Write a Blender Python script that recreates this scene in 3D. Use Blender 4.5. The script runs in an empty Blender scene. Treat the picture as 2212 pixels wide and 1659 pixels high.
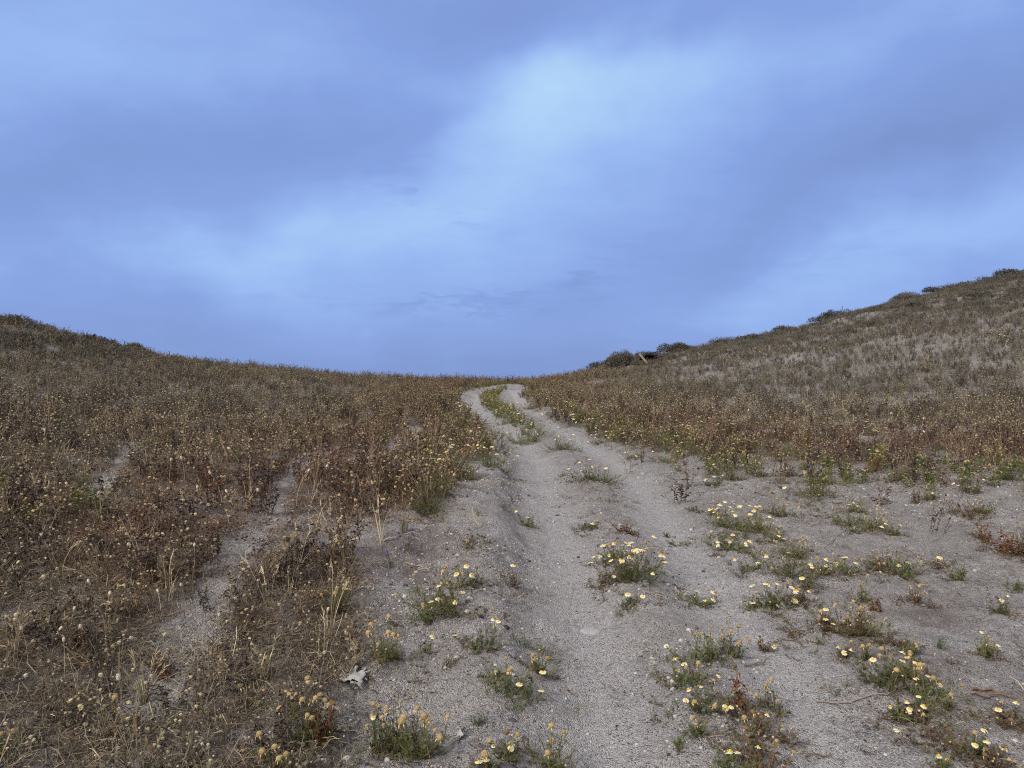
import bpy, math, random
import numpy as np
from mathutils import Vector, Matrix, Euler
R = math.radians
scene = bpy.context.scene
COL = scene.collection
TX = 0.6925                     # half width of the view over depth
EYE = 1.5
rnd = random.Random(7)
nrng = np.random.default_rng(11)

# ------------------------------------------------------------------ tags
def tag(o, label=None, cat=None, group=None, kind=None):
    if label: o['label'] = label
    if cat: o['category'] = cat
    if group: o['group'] = group
    if kind: o['kind'] = kind
    return o

def empty(name, loc, rz=0.0):
    o = bpy.data.objects.new(name, None)
    o.empty_display_size = 0.05
    o.location = loc
    o.rotation_euler = (0, 0, rz)
    COL.objects.link(o)
    return o

def link(name, me, parent=None, loc=None):
    o = bpy.data.objects.new(name, me)
    COL.objects.link(o)
    if parent: o.parent = parent
    if loc is not None: o.location = loc
    return o

# ------------------------------------------------------------------ noise
def _h(ix, iy, s):
    n = (ix * 374761393 + iy * 668265263 + s * 974634777) & 0x7fffffff
    n = ((n ^ (n >> 13)) * 1274126177) & 0x7fffffff
    return ((n ^ (n >> 16)) & 0xffff) / 65535.0

def vnoise(x, y, sc, s=0):
    x = np.asarray(x, float) * sc; y = np.asarray(y, float) * sc
    ix = np.floor(x).astype(np.int64); iy = np.floor(y).astype(np.int64)
    fx = x - ix; fy = y - iy
    fx = fx * fx * (3 - 2 * fx); fy = fy * fy * (3 - 2 * fy)
    a = _h(ix, iy, s); b = _h(ix + 1, iy, s); c = _h(ix, iy + 1, s); d = _h(ix + 1, iy + 1, s)
    return (a + (b - a) * fx) * (1 - fy) + (c + (d - c) * fx) * fy - 0.5

def fbm(x, y, sc, s=0, o=3):
    v = 0; a = 1.0
    for k in range(o):
        v = v + a * vnoise(x, y, sc * 2 ** k, s + k * 17); a *= 0.5
    return v

def sstep(a, b, x):
    t = np.clip((np.asarray(x, float) - a) / (b - a), 0, 1)
    return t * t * (3 - 2 * t)

# ------------------------------------------------------------------ terrain
def P(u, v, d):
    return ((u - 1106) / 1106 * TX * d, d, EYE + (829.5 - v) / 1106 * TX * d)

ctrl = [(0, 0, 0), (0, 1.4, -.01), (0, 2.9, -.005), (0, 3.5, .03), (0, 4.7, .115), (0, 7.3, .265), (.2, 10.5, .38),
        (0, 18, .70), (0, 30, 1.12), (0, 38, 1.48), (0, 42, 1.5), (0, 55, .3), (-20, -6, .1), (20, -6, 0), (0, -14, -.3),
        (-2, 1.2, .02), (2, 1.2, .02), (-8, 2, .15), (8, 2, .12), (-12, 5, .45), (12, 5, .35)]
for q in [(0, 1659, 2.85), (0, 1300, 4.6), (0, 1100, 6.7), (0, 950, 11), (0, 850, 17.5), (0, 776, 24), (0, 702, 30),
          (340, 776, 33), (340, 850, 21), (340, 1000, 10), (340, 1300, 4.65), (560, 800, 36), (560, 900, 17), (560, 1100, 7.0), (750, 820, 38),
          (750, 1000, 10.1), (750, 1200, 5.7), (950, 822, 40), (950, 900, 17.5),
          (1280, 806, 42), (1370, 784, 42), (1500, 753, 42), (1700, 716, 42), (1940, 656, 41), (2212, 597, 39),
          (2212, 1659, 2.9), (2212, 1300, 4.85), (2212, 1100, 7.3), (2212, 950, 11), (2212, 850, 17), (2212, 750, 23), (2212, 660, 30),
          (1700, 1300, 4.75), (1700, 1000, 10.3), (1700, 900, 16.5), (1700, 850, 20.5), (1700, 800, 27), (1700, 750, 34),
          (1400, 900, 17.5), (1400, 850, 25), (1400, 1000, 10.4), (1450, 800, 34)]:
    ctrl.append(P(*q))
# beyond the ridges the land falls away
for (u, v, d) in [(0, 702, 30), (340, 776, 33), (560, 800, 36), (750, 820, 38), (1280, 800, 42), (1500, 742, 42), (1700, 705, 42), (1940, 640, 41), (2212, 583, 39)]:
    x, y, z = P(u, v, d)
    ctrl.append((x * 1.3, y * 1.3, z - .9))
for (x, y, z) in [(-34, 34, 3.0), (-30, 22, 2.0), (-30, 10, 1.2), (46, 40, 7.4), (40, 22, 4.2), (34, 8, 1.4), (44, 62, 3.5), (-34, 60, 1.0)]:
    ctrl.append((x, y, z))
CP = np.array(ctrl, float)

def _tps(r2):
    return 0.5 * r2 * np.log(np.maximum(r2, 1e-9))
_n = len(CP)
_A = np.zeros((_n + 3, _n + 3))
_d2 = (CP[:, None, 0] - CP[None, :, 0]) ** 2 + (CP[:, None, 1] - CP[None, :, 1]) ** 2
_A[:_n, :_n] = _tps(_d2) + np.eye(_n) * 0.6
_A[:_n, _n] = 1; _A[:_n, _n + 1:] = CP[:, :2]
_A[_n, :_n] = 1; _A[_n + 1:, :_n] = CP[:, :2].T
_W = np.linalg.solve(_A, np.concatenate([CP[:, 2], np.zeros(3)]))

def hbase(x, y):
    x = np.asarray(x, float).ravel(); y = np.asarray(y, float).ravel()
    out = np.empty(len(x))
    for i in range(0, len(x), 60000):
        xs = x[i:i + 60000]; ys = y[i:i + 60000]
        d2 = (xs[:, None] - CP[None, :, 0]) ** 2 + (ys[:, None] - CP[None, :, 1]) ** 2
        out[i:i + 60000] = _tps(d2) @ _W[:_n] + _W[_n] + xs * _W[_n + 1] + ys * _W[_n + 2]
    r = np.hypot(x, y)
    t = sstep(50, 95, r)
    return out * (1 - t) + (-5.0) * t

def at0(u, v, h=hbase):
    a = (u - 1106) / 1106 * TX; s = (829.5 - v) / 1106 * TX
    Y = np.concatenate([np.arange(1.2, 12, .03), np.arange(12, 60, .1)])
    f = EYE + s * Y - h(a * Y, Y)
    k = np.argmax(f < 0)
    if not (f < 0).any():
        k = np.argmin(f[Y > 15]) + int((Y <= 15).sum())
        return a * Y[k], Y[k]
    y0, y1, f0, f1 = Y[k - 1], Y[k], f[k - 1], f[k]
    y = y0 + (y1 - y0) * f0 / (f0 - f1) if k else Y[0]
    return a * y, y

def line(pts):
    return np.array([at0(*p) for p in pts])
RUT_L = np.vstack([[(.72, .6)], line([(1318, 1655), (1300, 1500), (1272, 1350), (1222, 1200), (1192, 1100), (1165, 1000), (1130, 955), (1062, 905), (1020, 872), (1030, 852), (1080, 838)])])
RUT_R = np.vstack([[(2.0, .6)], line([(1800, 1655), (1745, 1550), (1650, 1420), (1560, 1310), (1490, 1210), (1405, 1080), (1335, 1000), (1235, 945), (1165, 893), (1112, 862), (1110, 845)])])
MEDIAN = line([(1140, 950), (1100, 907), (1062, 882), (1048, 860), (1082, 842)])
BARE = np.vstack([line([(735, 1655), (800, 1480), (835, 1330), (885, 1225), (945, 1150), (975, 1080), (1010, 1040), (1085, 995), (1050, 950), (1012, 905),
        (982, 872), (996, 848), (1060, 834), (1105, 829), (1150, 838), (1128, 860), (1145, 885), (1200, 910), (1290, 940), (1400, 968), (1530, 1004), (1640, 1010),
        (1760, 1030), (1900, 1035), (2050, 1045), (2212, 1050), (2420, 1060)]), [(7, 3.0), (4, 1.0), (-.6, 1.0)]])

def dline(x, y, L):
    x = np.asarray(x, float); y = np.asarray(y, float)
    best = np.full(x.shape, 1e9)
    for a, b in zip(L[:-1], L[1:]):
        d = b - a; l2 = d @ d
        t = np.clip(((x - a[0]) * d[0] + (y - a[1]) * d[1]) / l2, 0, 1)
        best = np.minimum(best, np.hypot(x - a[0] - t * d[0], y - a[1] - t * d[1]))
    return best

def sdpoly(x, y, L):           # positive outside
    d = dline(x, y, np.vstack([L, L[:1]]))
    ins = np.zeros(np.shape(x), bool)
    for a, b in zip(L, np.roll(L, -1, axis=0)):
        c = ((a[1] > y) != (b[1] > y)) & (x < (b[0] - a[0]) * (y - a[1]) / (b[1] - a[1] + 1e-12) + a[0])
        ins ^= c
    return np.where(ins, -d, d)

STREAKS = [([(325, 1540), (400, 1430), (500, 1290), (560, 1170), (690, 1160)], .12), ([(590, 1140), (650, 1030)], .07), ([(1430, 768), (1500, 752), (1600, 733)], .55), ([(820, 1025), (900, 930)], .16),
           ([(200, 1115), (300, 985)], .09), ([(830, 1165), (930, 1235)], .26), ([(600, 1250), (520, 1215)], .10), ([(720, 1180), (800, 1290)], .13),
           ([(330, 920), (400, 905)], .3), ([(0, 1120), (60, 1110)], .12), ([(1600, 945), (1660, 940)], .3), ([(1850, 960), (2000, 925)], .25), ([(1480, 820), (1620, 822)], .5)]
STREAKS = [(line(p), w * (1.5 if k == 0 else 1.45 if k < 7 else 1)) for k, (p, w) in enumerate(STREAKS)]
MOUNDS = [(930, 1215, .42, .10), (1000, 1120, .5, .10), (760, 1240, .5, .06), (1350, 1225, .3, .05), (1700, 1260, .5, .05), (1560, 1520, .35, .05)]
MOUNDS = [(*at0(u, v), r, h) for u, v, r, h in MOUNDS]

def hfull(x, y, fine=True):
    x = np.asarray(x, float).ravel(); y = np.asarray(y, float).ravel()
    z = hbase(x, y)
    r = np.hypot(x, y)
    dl = dline(x, y, RUT_L); dr = dline(x, y, RUT_R)
    wob = 1 + .35 * fbm(x, y, 1.3, 5)
    z -= .075 * np.exp(-(dl / (.25 * wob)) ** 2) + .055 * np.exp(-(dr / (.24 * wob)) ** 2)
    z += .018 * np.exp(-((dl - .5) / .16) ** 2) + .015 * np.exp(-((dr - .48) / .16) ** 2)
    sd = sdpoly(x, y, BARE)
    lft = x < np.interp(y, RUT_L[:, 1], RUT_L[:, 0])
    z += np.where(lft, .13 * sstep(.27, .62, dl + .10 * fbm(x, y, 2.2, 14)), 0) * sstep(3.0, 4.6, y) * sstep(15, 9, y)
    z += .05 * sstep(-.15, .35, sd) * sstep(40, 25, y)
    for mx, my, mr, mh in MOUNDS:
        z += mh * np.exp(-((x - mx) ** 2 + (y - my) ** 2) / mr ** 2)
    for L, w in STREAKS[:8]:
        if L[0][1] > 15: continue
        z -= .03 * np.exp(-(dline(x, y, L) / (w * 1.3)) ** 2)
    far = 1 - sstep(60, 90, r)
    calm = 1 - .75 * np.exp(-(np.minimum(dl, dr) / .3) ** 2)
    z += far * (.10 * fbm(x, y, .45, 1) * sstep(1, 6, sd + 2) + .045 * fbm(x, y, 1.6, 2) * calm + .45 * fbm(x, y, .22, 9) * sstep(18, 34, y) * sstep(3, 8, np.abs(x)))
    if fine:
        nr = 1 - sstep(10, 22, r)
        z += nr * calm * (.034 * fbm(x, y, 5, 3, 3) + .018 * vnoise(x, y, 22, 4) + .016 * np.maximum(0, vnoise(x, y, 11, 8) - .12)) + nr * (.4 + .6 * calm) * .007 * vnoise(x, y, 55, 6)
    return z

def hz(x, y):
    return float(hfull([x], [y])[0])

def at(u, v):
    x, y = at0(u, v, lambda X, Y: hfull(X, Y, False))
    return Vector((x, y, hz(x, y)))
def ppm(y):                    # photo units per metre at depth y
    return 1106 / TX / y

# ------------------------------------------------------------------ materials
def mat(name, col, rough=.85, var=.0, tintramp=None, noise=None, trans=0.0, bump=None, spec=.25):
    m = bpy.data.materials.new(name); m.use_nodes = True
    nt = m.node_tree; N = nt.nodes; L = nt.links
    b = N['Principled BSDF']
    b.inputs['Roughness'].default_value = rough
    b.inputs['Specular IOR Level'].default_value = spec
    c = N.new('ShaderNodeRGB'); c.outputs[0].default_value = (*col, 1); out = c.outputs[0]
    if tintramp:
        a = N.new('ShaderNodeAttribute'); a.attribute_type = 'INSTANCER'; a.attribute_name = 'tint'
        r = N.new('ShaderNodeValToRGB')
        els = r.color_ramp.elements
        for i, (p, cc) in enumerate(tintramp):
            e = els[i] if i < 2 else els.new(p)
            e.position = p; e.color = (*cc, 1)
        L.new(a.outputs['Fac'], r.inputs[0]); out = r.outputs[0]
    if noise:
        t = N.new('ShaderNodeTexCoord'); n = N.new('ShaderNodeTexNoise'); n.inputs['Scale'].default_value = noise[0]; n.inputs['Detail'].default_value = 4
        L.new(t.outputs['Object'], n.inputs['Vector'])
        mx = N.new('ShaderNodeMix'); mx.data_type = 'RGBA'; mr = N.new('ShaderNodeMapRange')
        mr.inputs['From Min'].default_value = .35; mr.inputs['From Max'].default_value = .65
        L.new(n.outputs['Fac'], mr.inputs['Value']); L.new(mr.outputs[0], mx.inputs['Factor'])
        L.new(out, mx.inputs['A']); mx.inputs['B'].default_value = (*noise[1], 1); out = mx.outputs['Result']
        if bump:
            bp = N.new('ShaderNodeBump'); bp.inputs['Distance'].default_value = bump; L.new(n.outputs['Fac'], bp.inputs['Height']); L.new(bp.outputs[0], b.inputs['Normal'])
    if var:
        o = N.new('ShaderNodeObjectInfo'); mr = N.new('ShaderNodeMapRange')
        mr.inputs['To Min'].default_value = 1 - var; mr.inputs['To Max'].default_value = 1 + var
        L.new(o.outputs['Random'], mr.inputs['Value'])
        h = N.new('ShaderNodeHueSaturation'); L.new(out, h.inputs['Color']); L.new(mr.outputs[0], h.inputs['Value']); out = h.outputs[0]
    L.new(out, b.inputs['Base Color'])
    if trans:
        tr = N.new('ShaderNodeBsdfTranslucent'); L.new(out, tr.inputs['Color'])
        ms = N.new('ShaderNodeMixShader'); ms.inputs[0].default_value = trans
        L.new(b.outputs[0], ms.inputs[1]); L.new(tr.outputs[0], ms.inputs[2]); L.new(ms.outputs[0], N['Material Output'].inputs[0])
    return m

TINT_STEM = [(0, (.145, .078, .050)), (.35, (.190, .136, .086)), (.7, (.210, .170, .115)), (1, (.150, .134, .108))]
TINT_LEAF = [(0, (.105, .054, .034)), (.35, (.125, .086, .054)), (.7, (.120, .100, .064)), (1, (.094, .086, .064))]
TINT_HEAD = [(0, (.34, .245, .135)), (.35, (.44, .335, .185)), (.7, (.44, .35, .205)), (1, (.25, .23, .16))]
M = {
    'f_stem': mat('dry_stem', (.15, .1, .06), .9, .35, TINT_STEM),
    'f_leaf': mat('dry_leaf', (.12, .08, .05), .9, .45, TINT_LEAF),
    'f_head': mat('dry_head', (.4, .28, .15), .95, .3, TINT_HEAD),
    'straw': mat('straw', (.46, .37, .235), .8, .3),
    'strawd': mat('weathered_straw', (.26, .20, .135), .85, .35),
    'cream': mat('cream_fluff', (.62, .55, .43), .95, .15),
    'leaf_g': mat('green_leaf', (.082, .115, .034), .7, .25, noise=(25, (.125, .140, .045)), trans=.15),
    'leaf_o': mat('olive_leaf', (.155, .150, .045), .75, .25, noise=(25, (.105, .118, .038)), trans=.15),
    'leaf_b': mat('brown_leaf', (.130, .080, .044), .9, .25, noise=(25, (.085, .066, .038))),
    'leaf_r': mat('rust_leaf', (.110, .036, .018), .85, .2, noise=(30, (.17, .068, .028))),
    'leaf_d': mat('dark_red_leaf', (.060, .016, .014), .85, .1, noise=(30, (.09, .032, .022))),
    'leaf_y': mat('grey_leaf', (.110, .118, .080), .85, .2, noise=(25, (.085, .090, .058))),
    'stem_g': mat('green_stem', (.135, .145, .060), .75, .15, noise=(12, (.19, .155, .085))),
    'stem_b': mat('brown_stem', (.20, .14, .085), .85, .15, noise=(12, (.12, .075, .045))),
    'petal': mat('white_petal', (.84, .83, .76), .6, .04, trans=.25),
    'petal_y': mat('yellow_petal', (.84, .66, .13), .6, .05, trans=.2),
    'disc': mat('orange_disc', (.72, .34, .028), .8, .12, noise=(350, (.80, .48, .04))),
    'seed': mat('tan_seed', (.47, .355, .175), .95, .18, noise=(300, (.30, .20, .085)), bump=.002),
    'seedd': mat('dark_seed', (.23, .15, .065), .95, .2, noise=(300, (.15, .10, .05)), bump=.002),
    'pale': mat('shrivelled_petal', (.60, .44, .24), .9, .15),
    'purple': mat('purple_petal', (.20, .07, .36), .7, .1),
    'blade': mat('green_blade', (.075, .105, .050), .7, .2, noise=(20, (.12, .135, .075)), trans=.15),
    'twig': mat('bleached_twig', (.36, .31, .26), .85, .2, noise=(40, (.24, .19, .15))),
    'twigb': mat('brown_twig', (.20, .14, .10), .85, .2, noise=(40, (.13, .085, .06))),
    'stone': mat('grey_stone', (.30, .295, .30), .9, .1, noise=(45, (.40, .39, .385)), bump=.004),
    'stoned': mat('dark_stone', (.050, .046, .052), .85, .2, noise=(60, (.09, .08, .085)), bump=.004),
    'peb': mat('pebble', (.37, .345, .33), .9, .38),
    'plastic': mat('grey_plastic', (.44, .43, .40), .55, .05, noise=(30, (.36, .35, .325)), trans=.1, spec=.4),
    'clod': mat('maroon_clod', (.050, .022, .022), .95, .1, noise=(60, (.085, .045, .04)), bump=.006),
    'sh_g': mat('shrub_grey_twig', (.165, .145, .125), .9, .3, noise=(3, (.105, .092, .078))),
    'sh_o': mat('shrub_olive', (.085, .085, .046), .9, .3, noise=(3, (.055, .058, .034))),
    'sh_d': mat('shrub_dark_leaf', (.050, .053, .036), .85, .3, noise=(3, (.078, .074, .054))),
    'wood': mat('weathered_wood', (.085, .074, .064), .9, .1, noise=(9, (.05, .043, .038)), bump=.01),
    'woodl': mat('pale_plank', (.24, .205, .17), .85, .05, noise=(9, (.16, .135, .11)), bump=.01),
    'charcoal': mat('charcoal_twig_void', (.03, .028, .032), .95, .2),  # dark twigs and stump, also the shade painted inside the timber shelter
}

# ------------------------------------------------------------------ mesh builder
class MB:
    def __init__(s): s.v = []; s.f = []; s.m = []; s.mats = []
    def mi(s, k):
        if k not in s.mats: s.mats.append(k)
        return s.mats.index(k)
    def face(s, pts, k):
        n = len(s.v); s.v.extend(pts); s.f.append(tuple(range(n, n + len(pts)))); s.m.append(s.mi(k))
    def tube(s, pts, r0, r1, k, n=3, cap=False):
        i = s.mi(k); b = len(s.v); m = len(pts)
        for j, p in enumerate(pts):
            t = (pts[min(j + 1, m - 1)] - pts[max(j - 1, 0)]).normalized()
            a = t.cross(Vector((.31, .9, .2))); a = a.normalized() if a.length > 1e-4 else Vector((1, 0, 0))
            c = t.cross(a); r = r0 + (r1 - r0) * j / max(1, m - 1)
            for q in range(n):
                w = 2 * math.pi * q / n
                s.v.append(p + a * (r * math.cos(w)) + c * (r * math.sin(w)))
        for j in range(m - 1):
            for q in range(n):
                s.f.append((b + j * n + q, b + j * n + (q + 1) % n, b + (j + 1) * n + (q + 1) % n, b + (j + 1) * n + q)); s.m.append(i)
        if cap:
            s.f.append(tuple(b + (m - 1) * n + q for q in range(n))); s.m.append(i)
            s.f.append(tuple(b + q for q in reversed(range(n)))); s.m.append(i)
    def strip(s, pts, side, ws, k):
        i = s.mi(k); b = len(s.v)
        for p, w in zip(pts, ws):
            s.v.append(p + side * w); s.v.append(p - side * w)
        for j in range(len(pts) - 1):
            a = b + 2 * j
            s.f.append((a, a + 1, a + 3, a + 2)); s.m.append(i)
    def dome(s, c, up, r, h, k, n=7, rings=3, jit=.0, low=-.35, rg=rnd):
        i = s.mi(k); b = len(s.v)
        a = up.cross(Vector((.4, .9, .13))).normalized(); d = up.cross(a)
        for j in range(rings):
            el = low * math.pi / 2 + (1 - low) * math.pi / 2 * j / rings
            for q in range(n):
                w = 2 * math.pi * (q + .5 * (j % 2)) / n; rr = r * (1 + jit * rg.uniform(-1, 1))
                s.v.append(c + (a * math.cos(w) + d * math.sin(w)) * (rr * math.cos(el)) + up * (h * math.sin(el)))
        s.v.append(c + up * h); top = len(s.v) - 1
        for j in range(rings - 1):
            for q in range(n):
                s.f.append((b + j * n + q, b + j * n + (q + 1) % n, b + (j + 1) * n + (q + 1) % n, b + (j + 1) * n + q)); s.m.append(i)
        for q in range(n):
            s.f.append((b + (rings - 1) * n + q, b + (rings - 1) * n + (q + 1) % n, top)); s.m.append(i)
        s.f.append(tuple(b + q for q in reversed(range(n)))); s.m.append(i)
    def box(s, c, ax, ay, az, k):
        i = s.mi(k); b = len(s.v)
        for sx in (-1, 1):
            for sy in (-1, 1):
                for sz in (-1, 1): s.v.append(c + ax * sx + ay * sy + az * sz)
        for f in ((0, 1, 3, 2), (4, 6, 7, 5), (0, 4, 5, 1), (2, 3, 7, 6), (0, 2, 6, 4), (1, 5, 7, 3)):
            s.f.append(tuple(b + q for q in f)); s.m.append(i)
    def mesh(s, name, smooth=False):
        me = bpy.data.meshes.new(name)
        me.from_pydata(s.v, [], s.f)
        for k in s.mats: me.materials.append(M[k])
        me.polygons.foreach_set('material_index', s.m)
        if smooth: me.polygons.foreach_set('use_smooth', [True] * len(s.f))
        me.update()
        return me

def rdir(rg):
    w = rg.uniform(0, 2 * math.pi); z = rg.uniform(-1, 1); q = math.sqrt(1 - z * z)
    return Vector((q * math.cos(w), q * math.sin(w), z))
def bez(a, b, c, n):
    return [a * ((1 - t) ** 2) + b * (2 * t * (1 - t)) + c * (t * t) for t in [i / n for i in range(n + 1)]]

def feather(mb, p, d, L, k, rg, lobes=5):          # a finely cut leaf
    up = Vector((0, 0, 1)); side = d.cross(up)
    side = side.normalized() if side.length > 1e-3 else Vector((1, 0, 0))
    nrm = side.cross(d).normalized()
    tip = p + d * L + Vector((0, 0, -.12 * L)) + nrm * (.1 * L)
    mid = p + d * (.5 * L) + nrm * (.12 * L)
    pts = [p, mid, tip]
    mb.strip(pts, side, (L * .035, L * .045, L * .012), k)
    for j in range(lobes):
        t = .25 + .7 * j / lobes
        q = bez(p, mid * 2 - (p + tip) * .5, tip, 1)[0] if False else (p * ((1 - t) ** 2) + (mid * 2 - (p + tip) * .5) * (2 * t * (1 - t)) + tip * (t * t))
        ll = L * (.32 - .2 * abs(t - .45)) * rg.uniform(.7, 1.2)
        for sg in (1, -1):
            e = (side * sg * .75 + d * .6 + nrm * rg.uniform(-.1, .45)).normalized() * ll
            w = d * (L * .045)
            mb.face([q - w, q + w, q + e * .75 + w * 1.5, q + e, q + e * .7 - w * .9], k)

def crumple(mb, p, L, k, rg):                      # a dead curled leaf
    d = rdir(rg); d.z = -abs(d.z) * .7 + .15; d.normalize()
    s = d.cross(rdir(rg)).normalized(); n = s.cross(d)
    a = p; b = p + d * (L * .5) + n * (L * .2); c = p + d * L - n * (L * rg.uniform(-.1, .3))
    mb.strip([a, b, c], s, (L * .06, L * rg.uniform(.14, .26), L * .03), k)

# ------------------------------------------------------------------ camera, light, sky
cam = bpy.data.cameras.new('camera'); cam.sensor_width = 36; cam.lens = 18 / TX
cam.clip_start = .05; cam.clip_end = 6000
co = bpy.data.objects.new('camera', cam); COL.objects.link(co)
co.location = (0, 0, EYE); co.rotation_euler = (R(90), 0, 0)
scene.camera = co
SUN_EL, SUN_AZ = 40, 225            # behind the camera, a little to the left
sun = bpy.data.lights.new('sun', 'SUN'); sun.energy = 2.6; sun.angle = R(11); sun.color = (1, .95, .88)
so = bpy.data.objects.new('sun', sun); COL.objects.link(so)
sd_ = Vector((math.sin(R(SUN_AZ)) * math.cos(R(SUN_EL)), math.cos(R(SUN_AZ)) * math.cos(R(SUN_EL)), math.sin(R(SUN_EL))))
so.rotation_euler = sd_.to_track_quat('Z', 'Y').to_euler(); so.location = (0, 0, 40)

def sky():
    w = bpy.data.worlds.new('World'); scene.world = w; w.use_nodes = True
    nt = w.node_tree; N = nt.nodes; L = nt.links; N.clear()
    out = N.new('ShaderNodeOutputWorld'); bg = N.new('ShaderNodeBackground'); L.new(bg.outputs[0], out.inputs[0])
    bg.inputs['Strength'].default_value = .1
    tc = N.new('ShaderNodeTexCoord')
    sk = N.new('ShaderNodeTexSky'); sk.sky_type = 'NISHITA'; sk.sun_disc = False
    sk.sun_elevation = R(SUN_EL); sk.sun_rotation = R(SUN_AZ); sk.air_density = 1; sk.dust_density = 1.5
    def m(op, a, b=None, c=None):
        n = N.new('ShaderNodeMath'); n.operation = op
        for i, q in enumerate((a, b, c)):
            if q is None: continue
            if isinstance(q, (int, float)): n.inputs[i].default_value = q
            else: L.new(q, n.inputs[i])
        return n.outputs[0]
    def noise(scale, vec, det=4, rough=.5):
        n = N.new('ShaderNodeTexNoise'); n.inputs['Scale'].default_value = scale; n.inputs['Detail'].default_value = det; n.inputs['Roughness'].default_value = rough
        L.new(vec, n.inputs['Vector']); return n
    sx = N.new('ShaderNodeSeparateXYZ'); L.new(tc.outputs['Generated'], sx.inputs[0])
    X, Y, Z = sx.outputs
    az0 = m('ARCTAN2', X, Y); el0 = m('ARCSINE', Z)
    # cloud sheet coordinates (a flat deck overhead)
    zz = m('ADD', m('MAXIMUM', Z, 0), .22)
    cv = N.new('ShaderNodeCombineXYZ'); L.new(m('DIVIDE', X, zz), cv.inputs[0]); L.new(m('DIVIDE', Y, zz), cv.inputs[1])
    wn = noise(3.2, tc.outputs['Generated'], 4, .55)
    ws = N.new('ShaderNodeSeparateColor'); L.new(wn.outputs['Color'], ws.inputs[0])
    az = m('MULTIPLY_ADD', m('SUBTRACT', ws.outputs[0], .5), .34, az0)
    el = m('MULTIPLY_ADD', m('SUBTRACT', ws.outputs[1], .5), .20, el0)
    K = TX / 1106
    def blob(u, v, su, sv, rot, amp, sharp=0.0):
        a = (u - 1106) * K; s = (829.5 - v) * K
        ca = math.atan(a); ce = math.atan(s * math.cos(ca))
        dx = m('SUBTRACT', az, ca); dy = m('SUBTRACT', el, ce)
        c, s_ = math.cos(R(rot)), math.sin(R(rot))
        p = m('DIVIDE', m('ADD', m('MULTIPLY', dx, c), m('MULTIPLY', dy, s_)), su * K)
        q = m('DIVIDE', m('SUBTRACT', m('MULTIPLY', dy, c), m('MULTIPLY', dx, s_)), sv * K)
        if sharp:            # crisper lower edge of a cloud bank
            q = m('MULTIPLY', q, m('SUBTRACT', 1.0 + sharp, m('MULTIPLY', m('GREATER_THAN', q, 0), sharp)))
        r2 = m('ADD', m('MULTIPLY', p, p), m('MULTIPLY', q, q))
        return m('MULTIPLY', m('EXPONENT', m('MULTIPLY', r2, -1)), amp)
    B = [(1215, 205, 220, 75, 6, .27), (1280, 220, 380, 130, 8, .12), (1150, 370, 420, 170, 24, .17), (760, 490, 420, 70, 20, .13), (420, 570, 420, 45, 10, .11), 
         (90, 130, 300, 190, 0, .13), (520, 130, 360, 90, 10, .09), (1900, 40, 280, 60, 22, .09),
         (640, 310, 520, 130, 12, -.20, .8), (160, 440, 430, 90, 6, -.15, .7), (930, 290, 240, 60, 20, -.10, 1.2), (1050, 40, 300, 100, -8, -.14), (1480, 70, 340, 80, -5, -.14),
         (2150, 250, 330, 200, 25, -.20, .6), (1880, 390, 480, 100, 22, -.13, 1.4), (1480, 530, 320, 60, 16, -.04),
         (2080, 520, 420, 80, 22, .13), (1750, 590, 330, 50, 10, .11), (960, 600, 330, 40, 4, .05), (1100, 790, 1600, 120, 0, -.25), (300, 690, 600, 60, -6, -.03)]
    t = None
    for b in B:
        g = blob(*b); t = g if t is None else m('ADD', t, g)
    front = m('MULTIPLY', t, m('GREATER_THAN', Y, 0))
    st = N.new('ShaderNodeMapping'); L.new(cv.outputs[0], st.inputs[0]); st.inputs['Rotation'].default_value = (0, 0, R(-32)); st.inputs['Scale'].default_value = (.55, 1.0, 1)
    n1 = noise(1.6, st.outputs[0], 6, .55); n2 = noise(6, st.outputs[0], 8, .62)
    dn = N.new('ShaderNodeMapping'); L.new(tc.outputs['Generated'], dn.inputs[0]); dn.inputs['Scale'].default_value = (1, 1, 2.6)
    n3 = noise(3.4, dn.outputs[0], 9, .58); n4 = noise(9, dn.outputs[0], 8, .66); n4.inputs['Distortion'].default_value = .6
    dw = N.new('ShaderNodeMapping'); L.new(tc.outputs['Generated'], dw.inputs[0]); dw.inputs['Scale'].default_value = (1, 1, 4.2)
    n5 = noise(15, dw.outputs[0], 8, .62); n5.inputs['Distortion'].default_value = .8
    ws_ = N.new('ShaderNodeMapRange'); ws_.inputs['From Min'].default_value = .50; ws_.inputs['From Max'].default_value = .66; L.new(n5.outputs['Fac'], ws_.inputs['Value'])
    az, el = az0, el0
    reg = None
    for q in ((1075, 655, 190, 34, 2, .20), (1270, 590, 110, 26, 10, .20), (900, 395, 110, 50, 10, .11), (700, 640, 200, 30, 0, .09), (1000, 480, 60, 30, 0, .10), (1800, 560, 200, 40, 14, .06)):
        g = blob(*q); reg = g if reg is None else m('ADD', reg, g)
    wisp = m('MULTIPLY', m('MULTIPLY', ws_.outputs[0], reg), m('GREATER_THAN', Y, 0))
    nz = m('ADD', m('ADD', m('MULTIPLY', m('SUBTRACT', n1.outputs['Fac'], .5), .18), m('MULTIPLY', m('SUBTRACT', n2.outputs['Fac'], .5), .10)), m('ADD', m('MULTIPLY', m('SUBTRACT', n3.outputs['Fac'], .5), .26), m('MULTIPLY', m('SUBTRACT', n4.outputs['Fac'], .5), .12)))
    t = m('SUBTRACT', m('ADD', m('ADD', front, .50), nz), wisp)
    rp = N.new('ShaderNodeValToRGB'); L.new(t, rp.inputs[0])
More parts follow.
